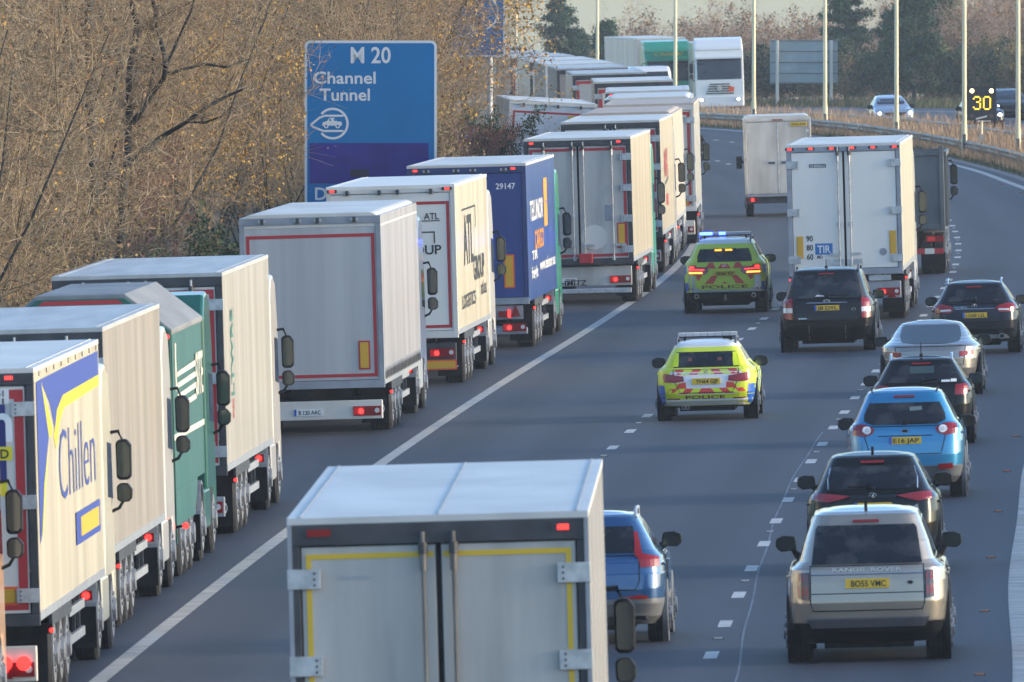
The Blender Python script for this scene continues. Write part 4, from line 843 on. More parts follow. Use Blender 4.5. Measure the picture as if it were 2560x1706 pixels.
def car(name, label, x, y, paint, rw, win, lights, plate=None, m=None, clad=None, cladm=PLAS, tyre=.35, tw=.25, mirror=(1.0, None), rails=False, cat='car', group=None, tail=None, flip=False, chrome=None, n=8.0, side=True, wiper=None, brake3=True, lampm=None, seams=(), aerial=None, bumper=None, exhaust=None, mirm=None, winm=None, roofm=None):
    b = Body(rw, n); root = place(name, label, cat, x, y, m, group, flip)
    k = int(np.searchsorted(b.z, clad)) if clad else 1
    kt = int(np.searchsorted(b.z, rw[-1][0]-.10)) if roofm else len(b.z)
    b.shell(k-1, kt, paint, cap_top=not roofm).build('body', root, smooth=50)
    if roofm: b.shell(kt-1, len(b.z), roofm, cap_top=True).build('roof', root, smooth=50)
    b.shell(0, k, cladm, cap_bot=True).build('lower_body', root, smooth=50)
    ln = b.f.max(); Wb = b.w.max(); belt = rw[7][0]; H = rw[-1][0]
    if win: b.patch(win, winm or GLASS, .006).build('rear_window', root, smooth=40)
    for p, mt in lights:
        for q in (p, mir(p)): b.patch(q, mt, .014, cell=.05, skirt=.03).build('tail_light', root, smooth=40)
    gb_y = rw[8][2]
    if side:
        f0 = b.at(belt+.08)[2]; f1 = b.at(H-.14)[2]; r0 = b.at(belt+.08)[1]; r1 = b.at(H-.14)[1]
        for sg in (1, -1):
            c1 = (r0+f0)/2 - .3
            b.patch([(r0+.42, belt+.09), (c1-.05, belt+.085), (c1-.05, H-.13), (r1+.45, H-.15)], GLASS, .006, 'right', .15, .015, sg).build('side_window', root, smooth=40); g = MB()
            b.patch([(c1+.05, belt+.085), (f0-.22, belt+.08), (f1-.12, H-.135), (c1+.05, H-.13)], GLASS, .006, 'right', .15, .015, sg, g)
            g.build('side_window', root, smooth=40)
            sm = MB(); b.seam([(c1, belt+.06), (c1, .42)], .006, RUB, 'right', sm, sg=sg); b.seam([(r0+.95, belt+.06), (r0+1.0, .75), (1.25, .55)], .006, RUB, 'right', sm, sg=sg); b.seam([(.8, .40), (ln-1.3, .40)], .006, RUB, 'right', sm, sg=sg); sm.build('door_gap', root)
            h = MB()
            for yy in (c1-.75, c1+.45): px, py, pz = b.right(yy, belt-.13, .012, sg); h.box(px-.012, px+.012, yy-.09, yy+.09, pz-.015, pz+.015, paint)
            h.build('door_handle', root, bevel=.006)
        w_ = MB(); f = belt+.09; wb = b.at(f)[0]*.88; wt = b.at(H-.12)[0]*.88
        b.patch([(-wb, f), (wb, f), (wt, H-.13), (-wt, H-.13)], GLASS, .006, 'front', .12, .015, 1, w_); w_.build('windscreen', root, smooth=40)
    for sg in (1, -1):
        for yy in (.82, ln-.90):
            wheel(root, sg*(Wb-tw/2-.005), yy, tyre, tw, sg, True)
            a = MB(); a.cyl((sg*(Wb-.03), yy, tyre+.02), 'x', tyre+.07, .075, cladm if clad else RUB, 28); a.build('wheel_arch', root, bevel=.01)
        mz, mxx = mirror; mz -= .05; mxx = Wb+.035; yy = ln-1.95; a = MB(); mm = mirm or PLAS
        bx = b.at(mz-.05)[0]
        bx = b.at(belt-.02)[0]; a.prism([(sg*(bx-.04), belt-.04), (sg*(mxx-.06), mz-.085), (sg*(mxx-.06), mz-.03), (sg*(bx-.10), belt+.06)][::sg], 'y', yy+.0, yy+.07, mm)
        a.prism([(sg*mxx+dx*sg, mz+dz) for dx, dz in ((-.135, -.08), (.065, -.10), (.13, -.035), (.12, .065), (.03, .10), (-.115, .09))][::sg], 'y', yy-.04, yy+.12, mm); ao = a.build('mirror', root, bevel=.025)
        g = MB(); g.prism([(sg*mxx+dx*sg*.85, mz+dz*.82) for dx, dz in ((-.135, -.08), (.065, -.10), (.13, -.035), (.12, .065), (.03, .10), (-.115, .09))][::sg], 'y', yy-.046, yy-.0405, MIRG); g.build('mirror_glass', ao)
        if rails:
            y0, y1 = rw[-4][2]+.12, rw[-4][3]-.1; xr = sg*(rw[-3][1]-.02); a = MB()
            a.tube([(xr, y0, H-.06), (xr, y0+.12, H+.035), (xr, (y0+y1)/2, H+.045), (xr, y1-.12, H+.03), (xr, y1, H-.06)], .022, DSTEEL if rails is True else rails, 8); a.build('roof_rail', root, smooth=60)
    if plate:
        px, pz, pw, tx = plate; ph = pw*.215; p0 = b.rear(px, pz, 0)[1]; p = MB(); p.box(px-pw/2, px+pw/2, p0-.03, p0+.03, pz-ph/2, pz+ph/2, PLY)
        if tx[0] == '*': p.box(px-pw/2, px-pw/2+.045, p0-.0315, p0-.03, pz-ph/2, pz+ph/2, EUB); tx = tx[1:]
        po = p.build('number_plate', root); text(tx, INK, po, rear_plane(px+.015, p0-.034, pz), ph*.66, pw*.80)
    if tail:
        sm = MB(); b.seam(tail, .007, RUB, 'rear', sm, closed=True); sm.build('tailgate_gap', root)
    for pts, r_, mt in seams: b.seam(pts, r_, mt, 'rear').build('trim_strip', root)
    if chrome:
        x0, x1, z, r_ = chrome; b.seam([(x0, z), (x1, z)], r_, CHROME).build('chrome_strip', root)
    if brake3:
        zz = H-.115 if brake3 is True else brake3; b.patch(rc(-.16, .16, zz-.014, zz+.014), lampm or REDL, .02, cell=.1, skirt=.02).build('brake_light', root)
    if wiper:
        (x0, z0), (x1, z1) = wiper; a = MB(); b.seam([(x0, z0), (x1, z1)], .014, RUB, 'rear', a); p = b.rear(x0, z0, .02); a.cyl(p, 'y', .035, .03, RUB, 10); a.build('wiper', root)
    if aerial:
        ax, ay, ah = aerial; a = MB()
        if ah > .15: a.cyl((ax, ay, H+.03), 'z', .03, .06, RUB, 8); a.tube([(ax, ay, H), (ax, ay-.10, H+ah)], .008, RUB, 5)
        else: a.prism([(ay-.10, H-.01), (ay-.02, H+ah), (ay+.02, H+ah), (ay+.16, H-.01)], 'x', ax-.018, ax+.018, RUB)
        a.build('aerial', root)
    for p, mt in (bumper or []): b.patch(p, mt, .012, cell=.1, skirt=.03).build('bumper_trim', root, smooth=40)
    for ex, ez, er in (exhaust or []):
        p = b.rear(ex, ez, 0); a = MB(); a.cyl((ex, p[1]+.02, ez), 'y', er, .14, CHROME, 16); a.cyl((ex, p[1]-.051, ez), 'y', er*.78, .006, RUB, 16); a.build('exhaust', root)
    ug = MB(); ug.box(-Wb*.55, Wb*.55, .35, ln-.4, .17, .34, RUB); ug.cyl((0, .82, tyre), 'x', .05, Wb*1.5, RUB, 8); ug.build('underbody', root)
    return root, b
def badge(root, b, x, z, r, m=CHROME, kind='ring', rz=None):
    a = MB(); p = b.rear(x, z, .012); rz = rz or r; n = 20
    out = [(x+r*math.cos(2*math.pi*i/n), p[1], z+rz*math.sin(2*math.pi*i/n)) for i in range(n)]; inn = [(x+r*.72*math.cos(2*math.pi*i/n), p[1], z+rz*.72*math.sin(2*math.pi*i/n)) for i in range(n)]
    if kind == 'disc': a.add(out, [tuple(range(n))], m); a.add([(q[0], q[1]-.002, q[2]) for q in inn], [tuple(range(n))], PLAS)
    else: a.add(out+inn, [(i, (i+1) % n, n+(i+1) % n, n+i) for i in range(n)], m)
    if kind == 'star':
        for t in (90, 210, 330): a.tube([(x, p[1]-.003, z), (x+r*.85*math.cos(R(t)), p[1]-.003, z+r*.85*math.sin(R(t)))], r*.10, m, 5)
    if kind == 'slash': a.tube([(x+r*.3, p[1]-.003, z+rz*.6), (x-r*.3, p[1]-.003, z-rz*.35), (x+r*.4, p[1]-.003, z-rz*.35)], r*.12, m, 5)
    if kind == 'quart':
        for t in (0, 90): a.add([(x+r*.68*math.cos(R(t+d)), p[1]-.003, z+rz*.68*math.sin(R(t+d))) for d in (0, 30, 60, 90)]+[(x, p[1]-.003, z)], [(0, 1, 2, 3, 4)], CHROME) if t == 0 else a.add([(x-r*.68*math.cos(R(d)), p[1]-.003, z-rz*.68*math.sin(R(d))) for d in (0, 30, 60, 90)]+[(x, p[1]-.003, z)], [(0, 1, 2, 3, 4)], CHROME)
    return a.build('badge', root)
def ptext(s, m, root, b, x, z, h, width, e=.012): return text(s, m, root, lambda a, c: b.rear(x+a, z+c, e), h, width)
G_GOLD = mat('paint_champagne', (.32, .28, .225), .26, metal=.5, coat=1); G_BLACK = mat('paint_black', (.005, .0055, .007), .22, coat=.2, spec=.2); G_BLUE = mat('paint_sky_blue', (.015, .20, .40), .24, metal=.35, coat=1)
G_NAVY = mat('paint_dark_navy', (.007, .009, .016), .22, metal=.1, coat=.25, spec=.25); G_BRONZE = mat('paint_bronze_grey', (.27, .25, .23), .26, metal=.6, coat=1); G_DENIM = mat('paint_denim_blue', (.014, .075, .20), .26, metal=.35, coat=1)
G_DGREEN = mat('paint_black_green', (.005, .007, .0075), .2, coat=.22, spec=.2); G_WHITE = mat('police_white', (.70, .71, .72), .28, coat=.6); G_SILV = mat('paint_silver_blue', (.34, .38, .43), .28, metal=.5, coat=1)
DGLASS = noisy('dark_rear_glass', (.005, .007, .010), (.060, .060, .062), (2.8, 1.5, 4.0), .07, lo=.45, hi=.75)
GREYC = noisy('grey_cladding', (.10, .105, .11), (.15, .155, .16), (3, 3, 3), .5)
# champagne SUV, nearest in the right lane
r, b = car('car', 'champagne gold sport utility car nearest the camera in the right lane, plate BO55 VMC', 4.33, 200, G_GOLD,
  [(.24, .84, .28, 4.7), (.36, .93, .10, 4.88), (.50, .97, .02, 4.96), (.74, .985, .0, 4.98), (.98, .98, .03, 4.93), (1.08, .965, .05, 4.6), (1.14, .945, .065, 3.8), (1.17, .90, .08, 3.55), (1.23, .83, .11, 3.40), (1.46, .76, .22, 3.05), (1.72, .665, .36, 2.62), (1.79, .63, .40, 2.4), (1.825, .54, .55, 2.1), (1.845, .36, .9, 1.8)],
  [(-.665, 1.195), (.665, 1.195), (.61, 1.62), (.58, 1.66), (-.58, 1.66), (-.61, 1.62)], [([(.70, .76), (.835, .78), (.845, 1.02), (.82, 1.10), (.70, 1.10)], mat('smoked_lens', (.05, .03, .03), .12, coat=.8)), ([(.715, .80), (.82, .81), (.825, .93), (.715, .93)], REDL), ([(.715, .98), (.82, .98), (.81, 1.08), (.715, 1.08)], REDL)],
  plate=(0, .965, .53, 'BO55 VMC'), clad=.50, cladm=PLAS, tyre=.385, tw=.29, mirror=(1.41, 1.09), tail=[(-.685, 1.18), (.685, 1.18), (.69, .72), (.66, .64), (-.66, .64), (-.69, .72)], wiper=None, brake3=1.70, aerial=(0, .75, .10), winm=DGLASS,
  seams=[([(-.68, 1.075), (.68, 1.075)], .012, CHROME), ([(-.68, .845), (.68, .845)], .006, RUB)], bumper=[([(-.68, .44), (.68, .44), (.74, .56), (-.74, .56)], DSTEEL)])
ptext('RANGE  ROVER', mat('worn_badge', (.50, .47, .42), .35, metal=.4), r, b, 0, 1.125, .045, .84); badge(r, b, .52, .965, .045, CHROME, 'disc', .026)
p = MB()
for sx in (-1, 1): b.patch([(sx*.745, .84), (sx*.785, .84), (sx*.785, .875), (sx*.745, .875)], REDL, .017, cell=.05, skirt=0, mb=p); b.patch([(sx*.75, 1.0), (sx*.78, 1.0), (sx*.78, 1.03), (sx*.75, 1.03)], REDL, .017, cell=.05, skirt=0, mb=p)
p.build('lamp_insert', r)
# black green crossover directly beyond
r, b = car('car', 'glossy black crossover with slanted red lamps, roof showing just above the champagne car', 4.99, 227, G_DGREEN, rows(.92, 1.645, 1.08, .80, .60, 4.63, .16, .56),
  [(-.60, 1.17), (.60, 1.17), (.60, 1.30), (.57, 1.44), (.52, 1.475), (-.52, 1.475), (-.57, 1.44), (-.60, 1.30)], [([(.32, 1.07), (.62, 1.11), (.80, 1.12), (.80, 1.02), (.62, .99), (.45, 1.03)], REDL)], plate=(0, .93, .52, '*WR69 WKP'), clad=.42, mirror=(1.25, 1.06), aerial=(0, .95, .09), wiper=((-.05, 1.19), (-.34, 1.20)), tail=[(-.66, 1.14), (.66, 1.14), (.60, .72), (-.60, .72)], winm=DGLASS,
  seams=[([(.61, 1.17), (.61, 1.32), (.57, 1.46)], .010, CHROME), ([(-.61, 1.17), (-.61, 1.32), (-.57, 1.46)], .010, CHROME)], bumper=[([(.30, .80), (.62, .95), (.62, .84), (.40, .78)], G_BRONZE)])
badge(r, b, 0, 1.08, .055, CHROME, 'slash', .045)
# sky blue crossover
KL = [(.47, 1.09), (.60, 1.16), (.68, 1.17), (.795, 1.15), (.80, 1.0), (.62, .975), (.50, 1.02)]
r, b = car('car', 'bright sky blue crossover with white ringed lamps, plate E16 JAP', 6.12, 256, G_BLUE, rows(.92, 1.70, 1.12, .80, .60, 4.44, .14, .42),
  [(-.63, 1.22), (-.50, 1.155), (.50, 1.155), (.63, 1.22), (.62, 1.32), (.54, 1.49), (-.54, 1.49), (-.62, 1.32)], [(KL, REDL)], plate=(0, .915, .50, '*E16 JAP'), clad=.52, cladm=GREYC, mirror=(1.17, 1.05), wiper=((0, 1.17), (.36, 1.20)), tail=[(-.66, 1.13), (.66, 1.13), (.62, .95), (.55, .70), (-.55, .70), (-.62, .95)], winm=DGLASS,
  bumper=[([(-.40, .30), (.40, .30), (.26, .52), (-.26, .52)], STEEL), ([(.52, .46), (.72, .48), (.72, .54), (.50, .53)], REDL), ([(-.52, .46), (-.72, .48), (-.72, .54), (-.50, .53)], REDL)], exhaust=[(.12, .40, .05)], seams=[([(-.42, .985), (.42, .985)], .007, RUB)])
badge(r, b, 0, 1.06, .065, CHROME, 'disc', .028)
p = MB()
for sx in (-1, 1):
    c = [(sx*.585+.060*math.cos(t), 1.07+.060*math.sin(t)) for t in np.linspace(0, 6.2832, 17)[:-1]]; b.patch(c, TXW, .020, cell=.05, skirt=0, mb=p); c = [(sx*.585+.035*math.cos(t), 1.07+.035*math.sin(t)) for t in np.linspace(0, 6.2832, 13)[:-1]]; b.patch(c, CLEARL, .024, cell=.05, skirt=0, mb=p)
p.build('lamp_ring', r)
a = MB()
for sx in (-1, 1): a.tube([(sx*.50, .50, 1.665), (sx*.52, 1.4, 1.70)], .014, RUB, 6)
a.build('roof_strip', r)
b.patch([(.08, 1.36), (.27, 1.37), (.27, 1.43), (.08, 1.42)], mat('window_sticker', (.16, .20, .19), .3), .010, cell=.1, skirt=0).build('window_sticker', r)
# black hatch with roof bars
r, b = car('car', 'small black hatchback with raised roof bars and white stickers on its rear window', 7.02, 282, G_BLACK, rows(.87, 1.50, 1.02, .76, .57, 4.0, .14, .42),
  [(-.62, 1.07), (.62, 1.07), (.60, 1.2), (.52, 1.36), (-.52, 1.36), (-.60, 1.2)], [([(.56, .84), (.74, .85), (.79, .90), (.78, 1.0), (.74, 1.035), (.58, 1.02)], REDL)], clad=.40, mirror=(1.12, 1.0), aerial=(0, .62, .26), wiper=((0, 1.08), (.27, 1.12)), tail=[(-.60, 1.05), (.60, 1.05), (.56, .60), (-.56, .60)], winm=DGLASS, rails=CHROME)
badge(r, b, 0, .97, .06, CHROME, 'ring', .03)
p = MB(); b.patch([(.34, 1.065), (.49, 1.065), (.49, 1.10), (.34, 1.10)], TXW, .014, cell=.1, skirt=0, mb=p); b.patch([(.50, 1.065), (.59, 1.065), (.59, 1.115), (.50, 1.115)], TXW, .014, cell=.1, skirt=0, mb=p); p.build('window_sticker', r)
b.patch([(-.20, 1.22), (.22, 1.22), (.22, 1.34), (-.20, 1.34)], mat('green_tint', (.045, .075, .075), .2), .009, cell=.1, skirt=0).build('window_reflection', r)
# bronze grey fastback
fb = [(.20, .84, .26, 4.6), (.32, .91, .08, 4.8), (.50, .945, .0, 4.85), (.70, .95, .0, 4.82), (.86, .945, .03, 4.6), (.93, .93, .06, 4.1), (.97, .88, .14, 3.6), (1.02, .80, .35, 3.3), (1.08, .745, .62, 3.15), (1.18, .69, 1.02, 2.9), (1.29, .60, 1.5, 2.6), (1.33, .56, 1.62, 2.5), (1.355, .46, 1.75, 2.4), (1.37, .30, 1.85, 2.3)]
r, b = car('car', 'bronze grey fastback with a wide sloping rear glass, partly hidden behind the black hatchback', 7.90, 311, G_BRONZE, fb,
  [(-.54, 1.02), (-.30, .985), (.30, .985), (.54, 1.02), (.575, 1.12), (.54, 1.27), (.48, 1.30), (-.48, 1.30), (-.54, 1.27), (-.575, 1.12)], [([(.55, .72), (.80, .76), (.80, .84), (.55, .82)], REDL)], clad=.32, tail=[(-.66, .93), (.66, .93), (.62, .58), (-.62, .58)], mirror=(1.03, 1.05), side=True, brake3=False, winm=mat('coupe_glass', (.006, .008, .012), .18, spec=.2), n=5.0)
# dark navy crossover
r, b = car('car', 'dark navy crossover with a chrome strip and almond shaped red lamps, plate LG68 LSL', 9.55, 340, G_NAVY, rows(.905, 1.49, 1.0, .79, .60, 4.42, .14, .40),
  [(-.62, 1.075), (.62, 1.075), (.60, 1.15), (.52, 1.335), (-.50, 1.335), (-.60, 1.15)], [([(.43, .93), (.50, .99), (.66, 1.03), (.80, 1.02), (.82, .95), (.80, .85), (.50, .845)], REDL)], plate=(0, .80, .50, '*LG68 LSL'), clad=.50, mirror=(1.10, 1.0), chrome=(-.41, .41, .925, .013), wiper=((0, 1.08), (-.28, 1.10)), rails=CHROME, winm=DGLASS,
  bumper=[([(-.70, .32), (.70, .32), (.64, .40), (-.64, .40)], STEEL)], exhaust=[(.55, .36, .06), (-.55, .36, .06)], tail=[(-.64, 1.03), (.64, 1.03), (.60, .90), (.52, .66), (-.52, .66), (-.60, .90)])
badge(r, b, 0, .985, .05, CHROME, 'star'); ptext('GLA 200 d', CHROME, r, b, -.30, .965, .035, .26)
p = MB()
for sx in (-1, 1): b.patch([(sx*.48, .885), (sx*.70, .875), (sx*.70, .91), (sx*.50, .92)], CLEARL, .018, cell=.05, skirt=0, mb=p)
p.build('lamp_insert', r)
# black people carrier
r, b = car('car', 'large black people carrier with tall red and white lamps, plate J8 DYL', 6.60, 345, G_BLACK, rows(.985, 1.74, 1.06, .88, .72, 4.95, .10, .32, wind=.9),
  [(-.70, 1.13), (.70, 1.13), (.68, 1.3), (.62, 1.60), (-.62, 1.60), (-.68, 1.3)], [([(.72, .68), (.90, .70), (.90, .82), (.72, .82)], REDL), ([(.72, .82), (.90, .82), (.90, .92), (.72, .92)], CLEARL), ([(.72, .92), (.90, .92), (.88, 1.10), (.72, 1.12)], REDL)], plate=(0, .92, .52, '*J8 DYL'), clad=.30, mirror=(1.17, 1.16), chrome=(-.42, .42, 1.02, .014), aerial=(0, .5, .20), wiper=((0, 1.17), (.45, 1.165)), rails=True, winm=DGLASS,
  tail=[(-.68, 1.12), (.68, 1.12), (.66, .60), (-.66, .60)], seams=[([(-.38, .55), (-.38, .26)], .008, DSTEEL), ([(.38, .55), (.38, .26)], .008, DSTEEL), ([(-.9, .585), (.9, .585)], .007, RUB)])
badge(r, b, 0, 1.065, .07, CHROME, 'ring', .03); ptext('KIA', CHROME, r, b, 0, 1.065, .030, .085); ptext('KIA', CHROME, r, b, -.50, .70, .03, .18, .010); badge(r, b, .56, .88, .045, CHROME, 'disc', .03)
p = MB(); b.patch([(-.24, 1.15), (-.06, 1.15), (-.06, 1.17), (-.2, 1.19)], CLEARL, .012, cell=.1, skirt=0, mb=p); p.build('window_sticker', r)
# denim blue crossover behind the foreground lorry
VL = [(.55, 1.10), (.53, 1.40), (.575, 1.395), (.63, 1.13), (.84, 1.08), (.84, .96), (.62, .95), (.585, 1.08)]
r, b = car('car', 'denim blue crossover half hidden by the foreground lorry, with tall L shaped red lamps', 1.02, 207, G_DENIM, rows(.93, 1.64, 1.10, .81, .61, 4.42, .12, .44),
  [(-.58, 1.14), (.58, 1.14), (.52, 1.47), (-.52, 1.47)], [(VL, REDL)], clad=.58, cladm=GREYC, mirror=(1.27, 1.07), rails=STEEL, winm=DGLASS, tail=[(-.60, 1.11), (.60, 1.11), (.60, .78), (.54, .68), (-.54, .68), (-.60, .78)],
  bumper=[([(.36, .555), (.70, .56), (.70, .59), (.60, .61), (.36, .585)], REDL), ([(-.36, .555), (-.70, .56), (-.70, .59), (-.60, .61), (-.36, .585)], REDL), ([(.42, .30), (.68, .30), (.66, .37), (.42, .37)], CHROME), ([(-.42, .30), (-.68, .30), (-.66, .37), (-.42, .37)], CHROME), ([(.44, .31), (.66, .31), (.645, .355), (.44, .355)], RUB)])
# ------------------------------------------------------------------ police cars
PYEL = mat('police_fluorescent_yellow', (.62, .72, .02), .4); PLIM = mat('police_lime', (.54, .64, .05), .4); PRED = mat('police_red', (.66, .055, .03), .4); PBLU = mat('police_blue', (.015, .10, .42), .35); MAROON = mat('maroon_letters', (.16, .02, .02), .5)
PLIMG = mat('police_lime_gloss', (.54, .64, .06), .3, coat=.4); PYELG = mat('police_yellow_gloss', (.62, .70, .03), .3, coat=.4)
BLUEON = mat('lit_blue_beacon', (.1, .2, .9), .2, emit=(.014, .03, 1.0), es=11); CLEARB = mat('clear_beacon', (.42, .44, .48), .15, coat=.5)
def lightbar(root, x0, x1, y, z, lit):
    l_ = MB(); l_.box(x0, x1, y-.14, y+.14, z-.012, z+.02, PLAS); lo = l_.build('light_bar', root, bevel=.008)
    k = 8; wd = (x1-x0)/k
    for i in range(k):
        e = MB(); e.box(x0+i*wd+.003, x0+(i+1)*wd-.003, y-.15, y+.15, z+.01, z+.075, BLUEON if lit and i in lit else CLEARB); e.build('beacon', lo, bevel=.006)
    f = MB()
    for q in (x0+.12, x1-.12): f.box(q-.02, q+.02, y-.05, y+.05, z-.10, z-.012, PLAS)
    f.build('bar_foot', lo)
def battenburg(b, root, z0, z1, zm, ln, ya, yb_, first):
    for sg in (1, -1):
        for j, (za, zb_) in enumerate(((z0, zm), (zm, z1))):
            n = 7; w_ = (yb_-ya)/n
            for i in range(n):
                c = PYEL if (i+j+first) % 2 else PBLU
                b.patch(rc(ya+i*w_, ya+(i+1)*w_, za, zb_), c, .004, 'right', .15, 0, sg).build('side_chequer', root)
# estate
POL = 'police cars'
r, b = car('police_car', 'white police estate with red and yellow rear chevrons and unlit roof bar, plate YH64 GJF', 3.54, 299.6, PYELG, rows(.905, 1.44, .96, .755, .585, 4.63, .12, .50),
  [(-.58, .965), (.60, .965), (.585, 1.10), (.53, 1.24), (-.53, 1.24), (-.585, 1.10)], [([(.40, .71), (.41, .80), (.60, .83), (.76, .86), (.78, .79), (.76, .70), (.58, .69)], REDL)], plate=(0, .715, .51, 'YH64 GJF'), clad=.28, mirror=(1.05, 1.0), winm=DGLASS, group=POL, tyre=.33, roofm=G_WHITE,
  tail=[(-.60, .93), (.60, .93), (.58, .74), (.48, .51), (-.48, .51), (-.58, .74)], exhaust=[(-.42, .24, .035), (-.35, .24, .035)], brake3=False, rails=True)
def chev(b, root, x0, x1, z0, z1, n, sl, cols, e=.004):
    """slanted blocks rising to the middle, mirrored"""
    mb = MB()
    for s in (-1, 1):
        w_ = x1/n
        for i in range(n):
            p = [(s*(i*w_), z0), (s*((i+1)*w_), z0), (s*(min(x1, max(0, (i+1)*w_-sl))), z1), (s*(max(0, i*w_-sl)), z1)]
            if abs(area2(p)) > 1e-5: b.patch(p, cols[i % 2], e, cell=.12, skirt=0, mb=mb)
    return mb.build('chevron', root)
mb = MB(); b.patch([(-.62, .94), (.62, .94), (.66, .83), (.60, .60), (.52, .48), (-.52, .48), (-.60, .60), (-.66, .83)], G_WHITE, .0025, cell=.1, skirt=0, mb=mb); mb.build('white_panel', r); b.patch([(-.86, .40), (.86, .40), (.82, .285), (-.82, .285)], G_WHITE, .006, cell=.08, skirt=0).build('bumper', r)
chev(b, r, 0, .62, .835, .925, 4, .07, (PYEL, PRED))
chev(b, r, 0, .72, .52, .585, 5, .06, (PRED, PYEL)); chev(b, r, 0, .70, .495, .52, 4, .05, (PRED, PYEL))
mb = MB()
for s in (-1, 1):
    b.patch([(s*.36, .585), (s*.56, .585), (s*.50, .68), (s*.37, .70)], PRED, .005, cell=.1, skirt=0, mb=mb); b.patch([(s*.56, .585), (s*.70, .585), (s*.64, .68), (s*.50, .68)], PYEL, .005, cell=.1, skirt=0, mb=mb)
    b.patch([(s*.50, .975), (s*.60, .975), (s*.55, 1.22), (s*.475, 1.22)], PYEL, .016, cell=.1, skirt=0, mb=mb)
    b.patch([(s*.77, .66), (s*.895, .66), (s*.89, .90), (s*.77, .88)], PYEL, .004, cell=.018, skirt=0, mb=mb); b.patch([(s*.74, .48), (s*.897, .48), (s*.897, .65), (s*.76, .65)], PBLU, .004, cell=.018, skirt=0, mb=mb); b.patch([(s*.75, .30), (s*.89, .30), (s*.895, .47), (s*.74, .47)], PBLU, .004, cell=.018, skirt=0, mb=mb)
    b.patch([(s*.615, .985), (s*.735, .985), (s*.62, 1.27), (s*.565, 1.25)], PYEL, .005, cell=.08, skirt=0, mb=mb)
    b.patch([(s*.70, .86), (s*.86, .92), (s*.80, .97), (s*.66, .955)], PYEL, .004, cell=.08, skirt=0, mb=mb)
    b.patch([(s*.48, .40), (s*.71, .405), (s*.71, .425), (s*.48, .42)], REDL, .012, cell=.1, skirt=0, mb=mb)
b.patch(rc(-.70, .72, .402, .478), PYEL, .006, cell=.1, skirt=0, mb=mb); mb.build('livery', r)
ptext('POLICE', MAROON, r, b, -.02, .44, .062, .72, .014); badge(r, b, 0, .885, .035, CHROME, 'quart')
battenburg(b, r, .42, .94, .67, 4.6, .10, 4.2, 1)
lightbar(r, -.54, .54, 1.75, 1.485, None)
mb = MB(); mb.box(.28, .46, 1.3, 1.45, 1.45, 1.50, PLAS); mb.build('camera_box', r)
for s in (-.30, .24):
    q = MB(); q.prism([(s-.05, 1.02), (s+.07, 1.02), (s+.04, 1.14), (s-.02, 1.14)], 'y', b.rear(0, 1.08)[1]-.008, b.rear(0, 1.08)[1]+.1, mat('seat_back', (.22, .07, .06), .6)); q.build('seat_mark', r)
# SUV with lit beacons
r, b = car('police_car', 'lime and red chevroned police sport utility car with lit blue roof beacons, plate GN67 FJY', 4.94, 382, PLIMG, rows(.955, 1.72, 1.20, .83, .655, 4.9, .12, .44),
  [(-.62, 1.185), (.64, 1.185), (.62, 1.32), (.56, 1.48), (-.56, 1.48), (-.62, 1.32)], [([(.37, .96), (.40, 1.06), (.64, 1.07), (.66, 1.11), (.82, 1.10), (.82, .90), (.66, .885), (.45, .89)], REDL)], plate=(-.0, .92, .52, 'GN67 FJY'), clad=.50, mirror=(1.24, 1.08), winm=DGLASS, group=POL, tyre=.37, roofm=G_WHITE, tw=.28,
  tail=None, exhaust=[(-.66, .40, .055), (.66, .40, .055)], brake3=False, rails=True, mirm=PLAS)
mb = MB(); b.patch([(-.65, 1.17), (.65, 1.17), (.66, .90), (.62, .60), (.57, .55), (-.57, .55), (-.62, .60), (-.66, .90)], PLIM, .004, cell=.12, skirt=0, mb=mb)
for s in (-1, 1):
    b.patch([(s*.20, 1.03), (s*.44, 1.03), (s*.36, 1.165), (s*.26, 1.165)], PRED, .006, cell=.1, skirt=0, mb=mb); b.patch([(s*.0, 1.03), (s*.16, 1.03), (s*.07, 1.14), (s*.0, 1.14)], PRED, .006, cell=.1, skirt=0, mb=mb)
    b.patch([(s*.26, .68), (s*.47, .68), (s*.30, .86), (s*.16, .86)], PRED, .006, cell=.1, skirt=0, mb=mb); b.patch([(s*.60, .76), (s*.655, .80), (s*.66, .88), (s*.52, .88)], PRED, .006, cell=.1, skirt=0, mb=mb); b.patch([(s*.0, .68), (s*.07, .68), (s*.0, .73)], PRED, .006, cell=.1, skirt=0, mb=mb)
    b.patch([(s*.83, .72), (s*.93, .72), (s*.93, .92), (s*.83, .88)], PLIM, .004, cell=.018, skirt=0, mb=mb); b.patch([(s*.84, .52), (s*.93, .52), (s*.93, .71), (s*.84, .71)], PBLU, .004, cell=.018, skirt=0, mb=mb)
    b.patch([(s*.60, 1.20), (s*.70, 1.20), (s*.62, 1.50), (s*.57, 1.50)], PLIM, .004, cell=.08, skirt=0, mb=mb); b.patch([(s*.66, 1.12), (s*.86, 1.12), (s*.82, 1.19), (s*.66, 1.19)], PLIM, .004, cell=.08, skirt=0, mb=mb)
mb.build('livery', r)
mb = MB()
for s in (-1, 1): b.patch([(s*.50, .905), (s*.81, .91), (s*.81, .955), (s*.52, .95)], mat('lit_tail_strip', (.7, .3, .05), .2, emit=(1, .30, .04), es=1.0), .020, cell=.05, skirt=0, mb=mb); b.patch([(s*.46, .985), (s*.81, .995), (s*.80, 1.02), (s*.47, 1.01)], REDON, .020, cell=.05, skirt=0, mb=mb); b.patch([(s*.68, 1.03), (s*.80, 1.03), (s*.79, 1.08), (s*.69, 1.08)], REDON, .020, cell=.05, skirt=0, mb=mb)
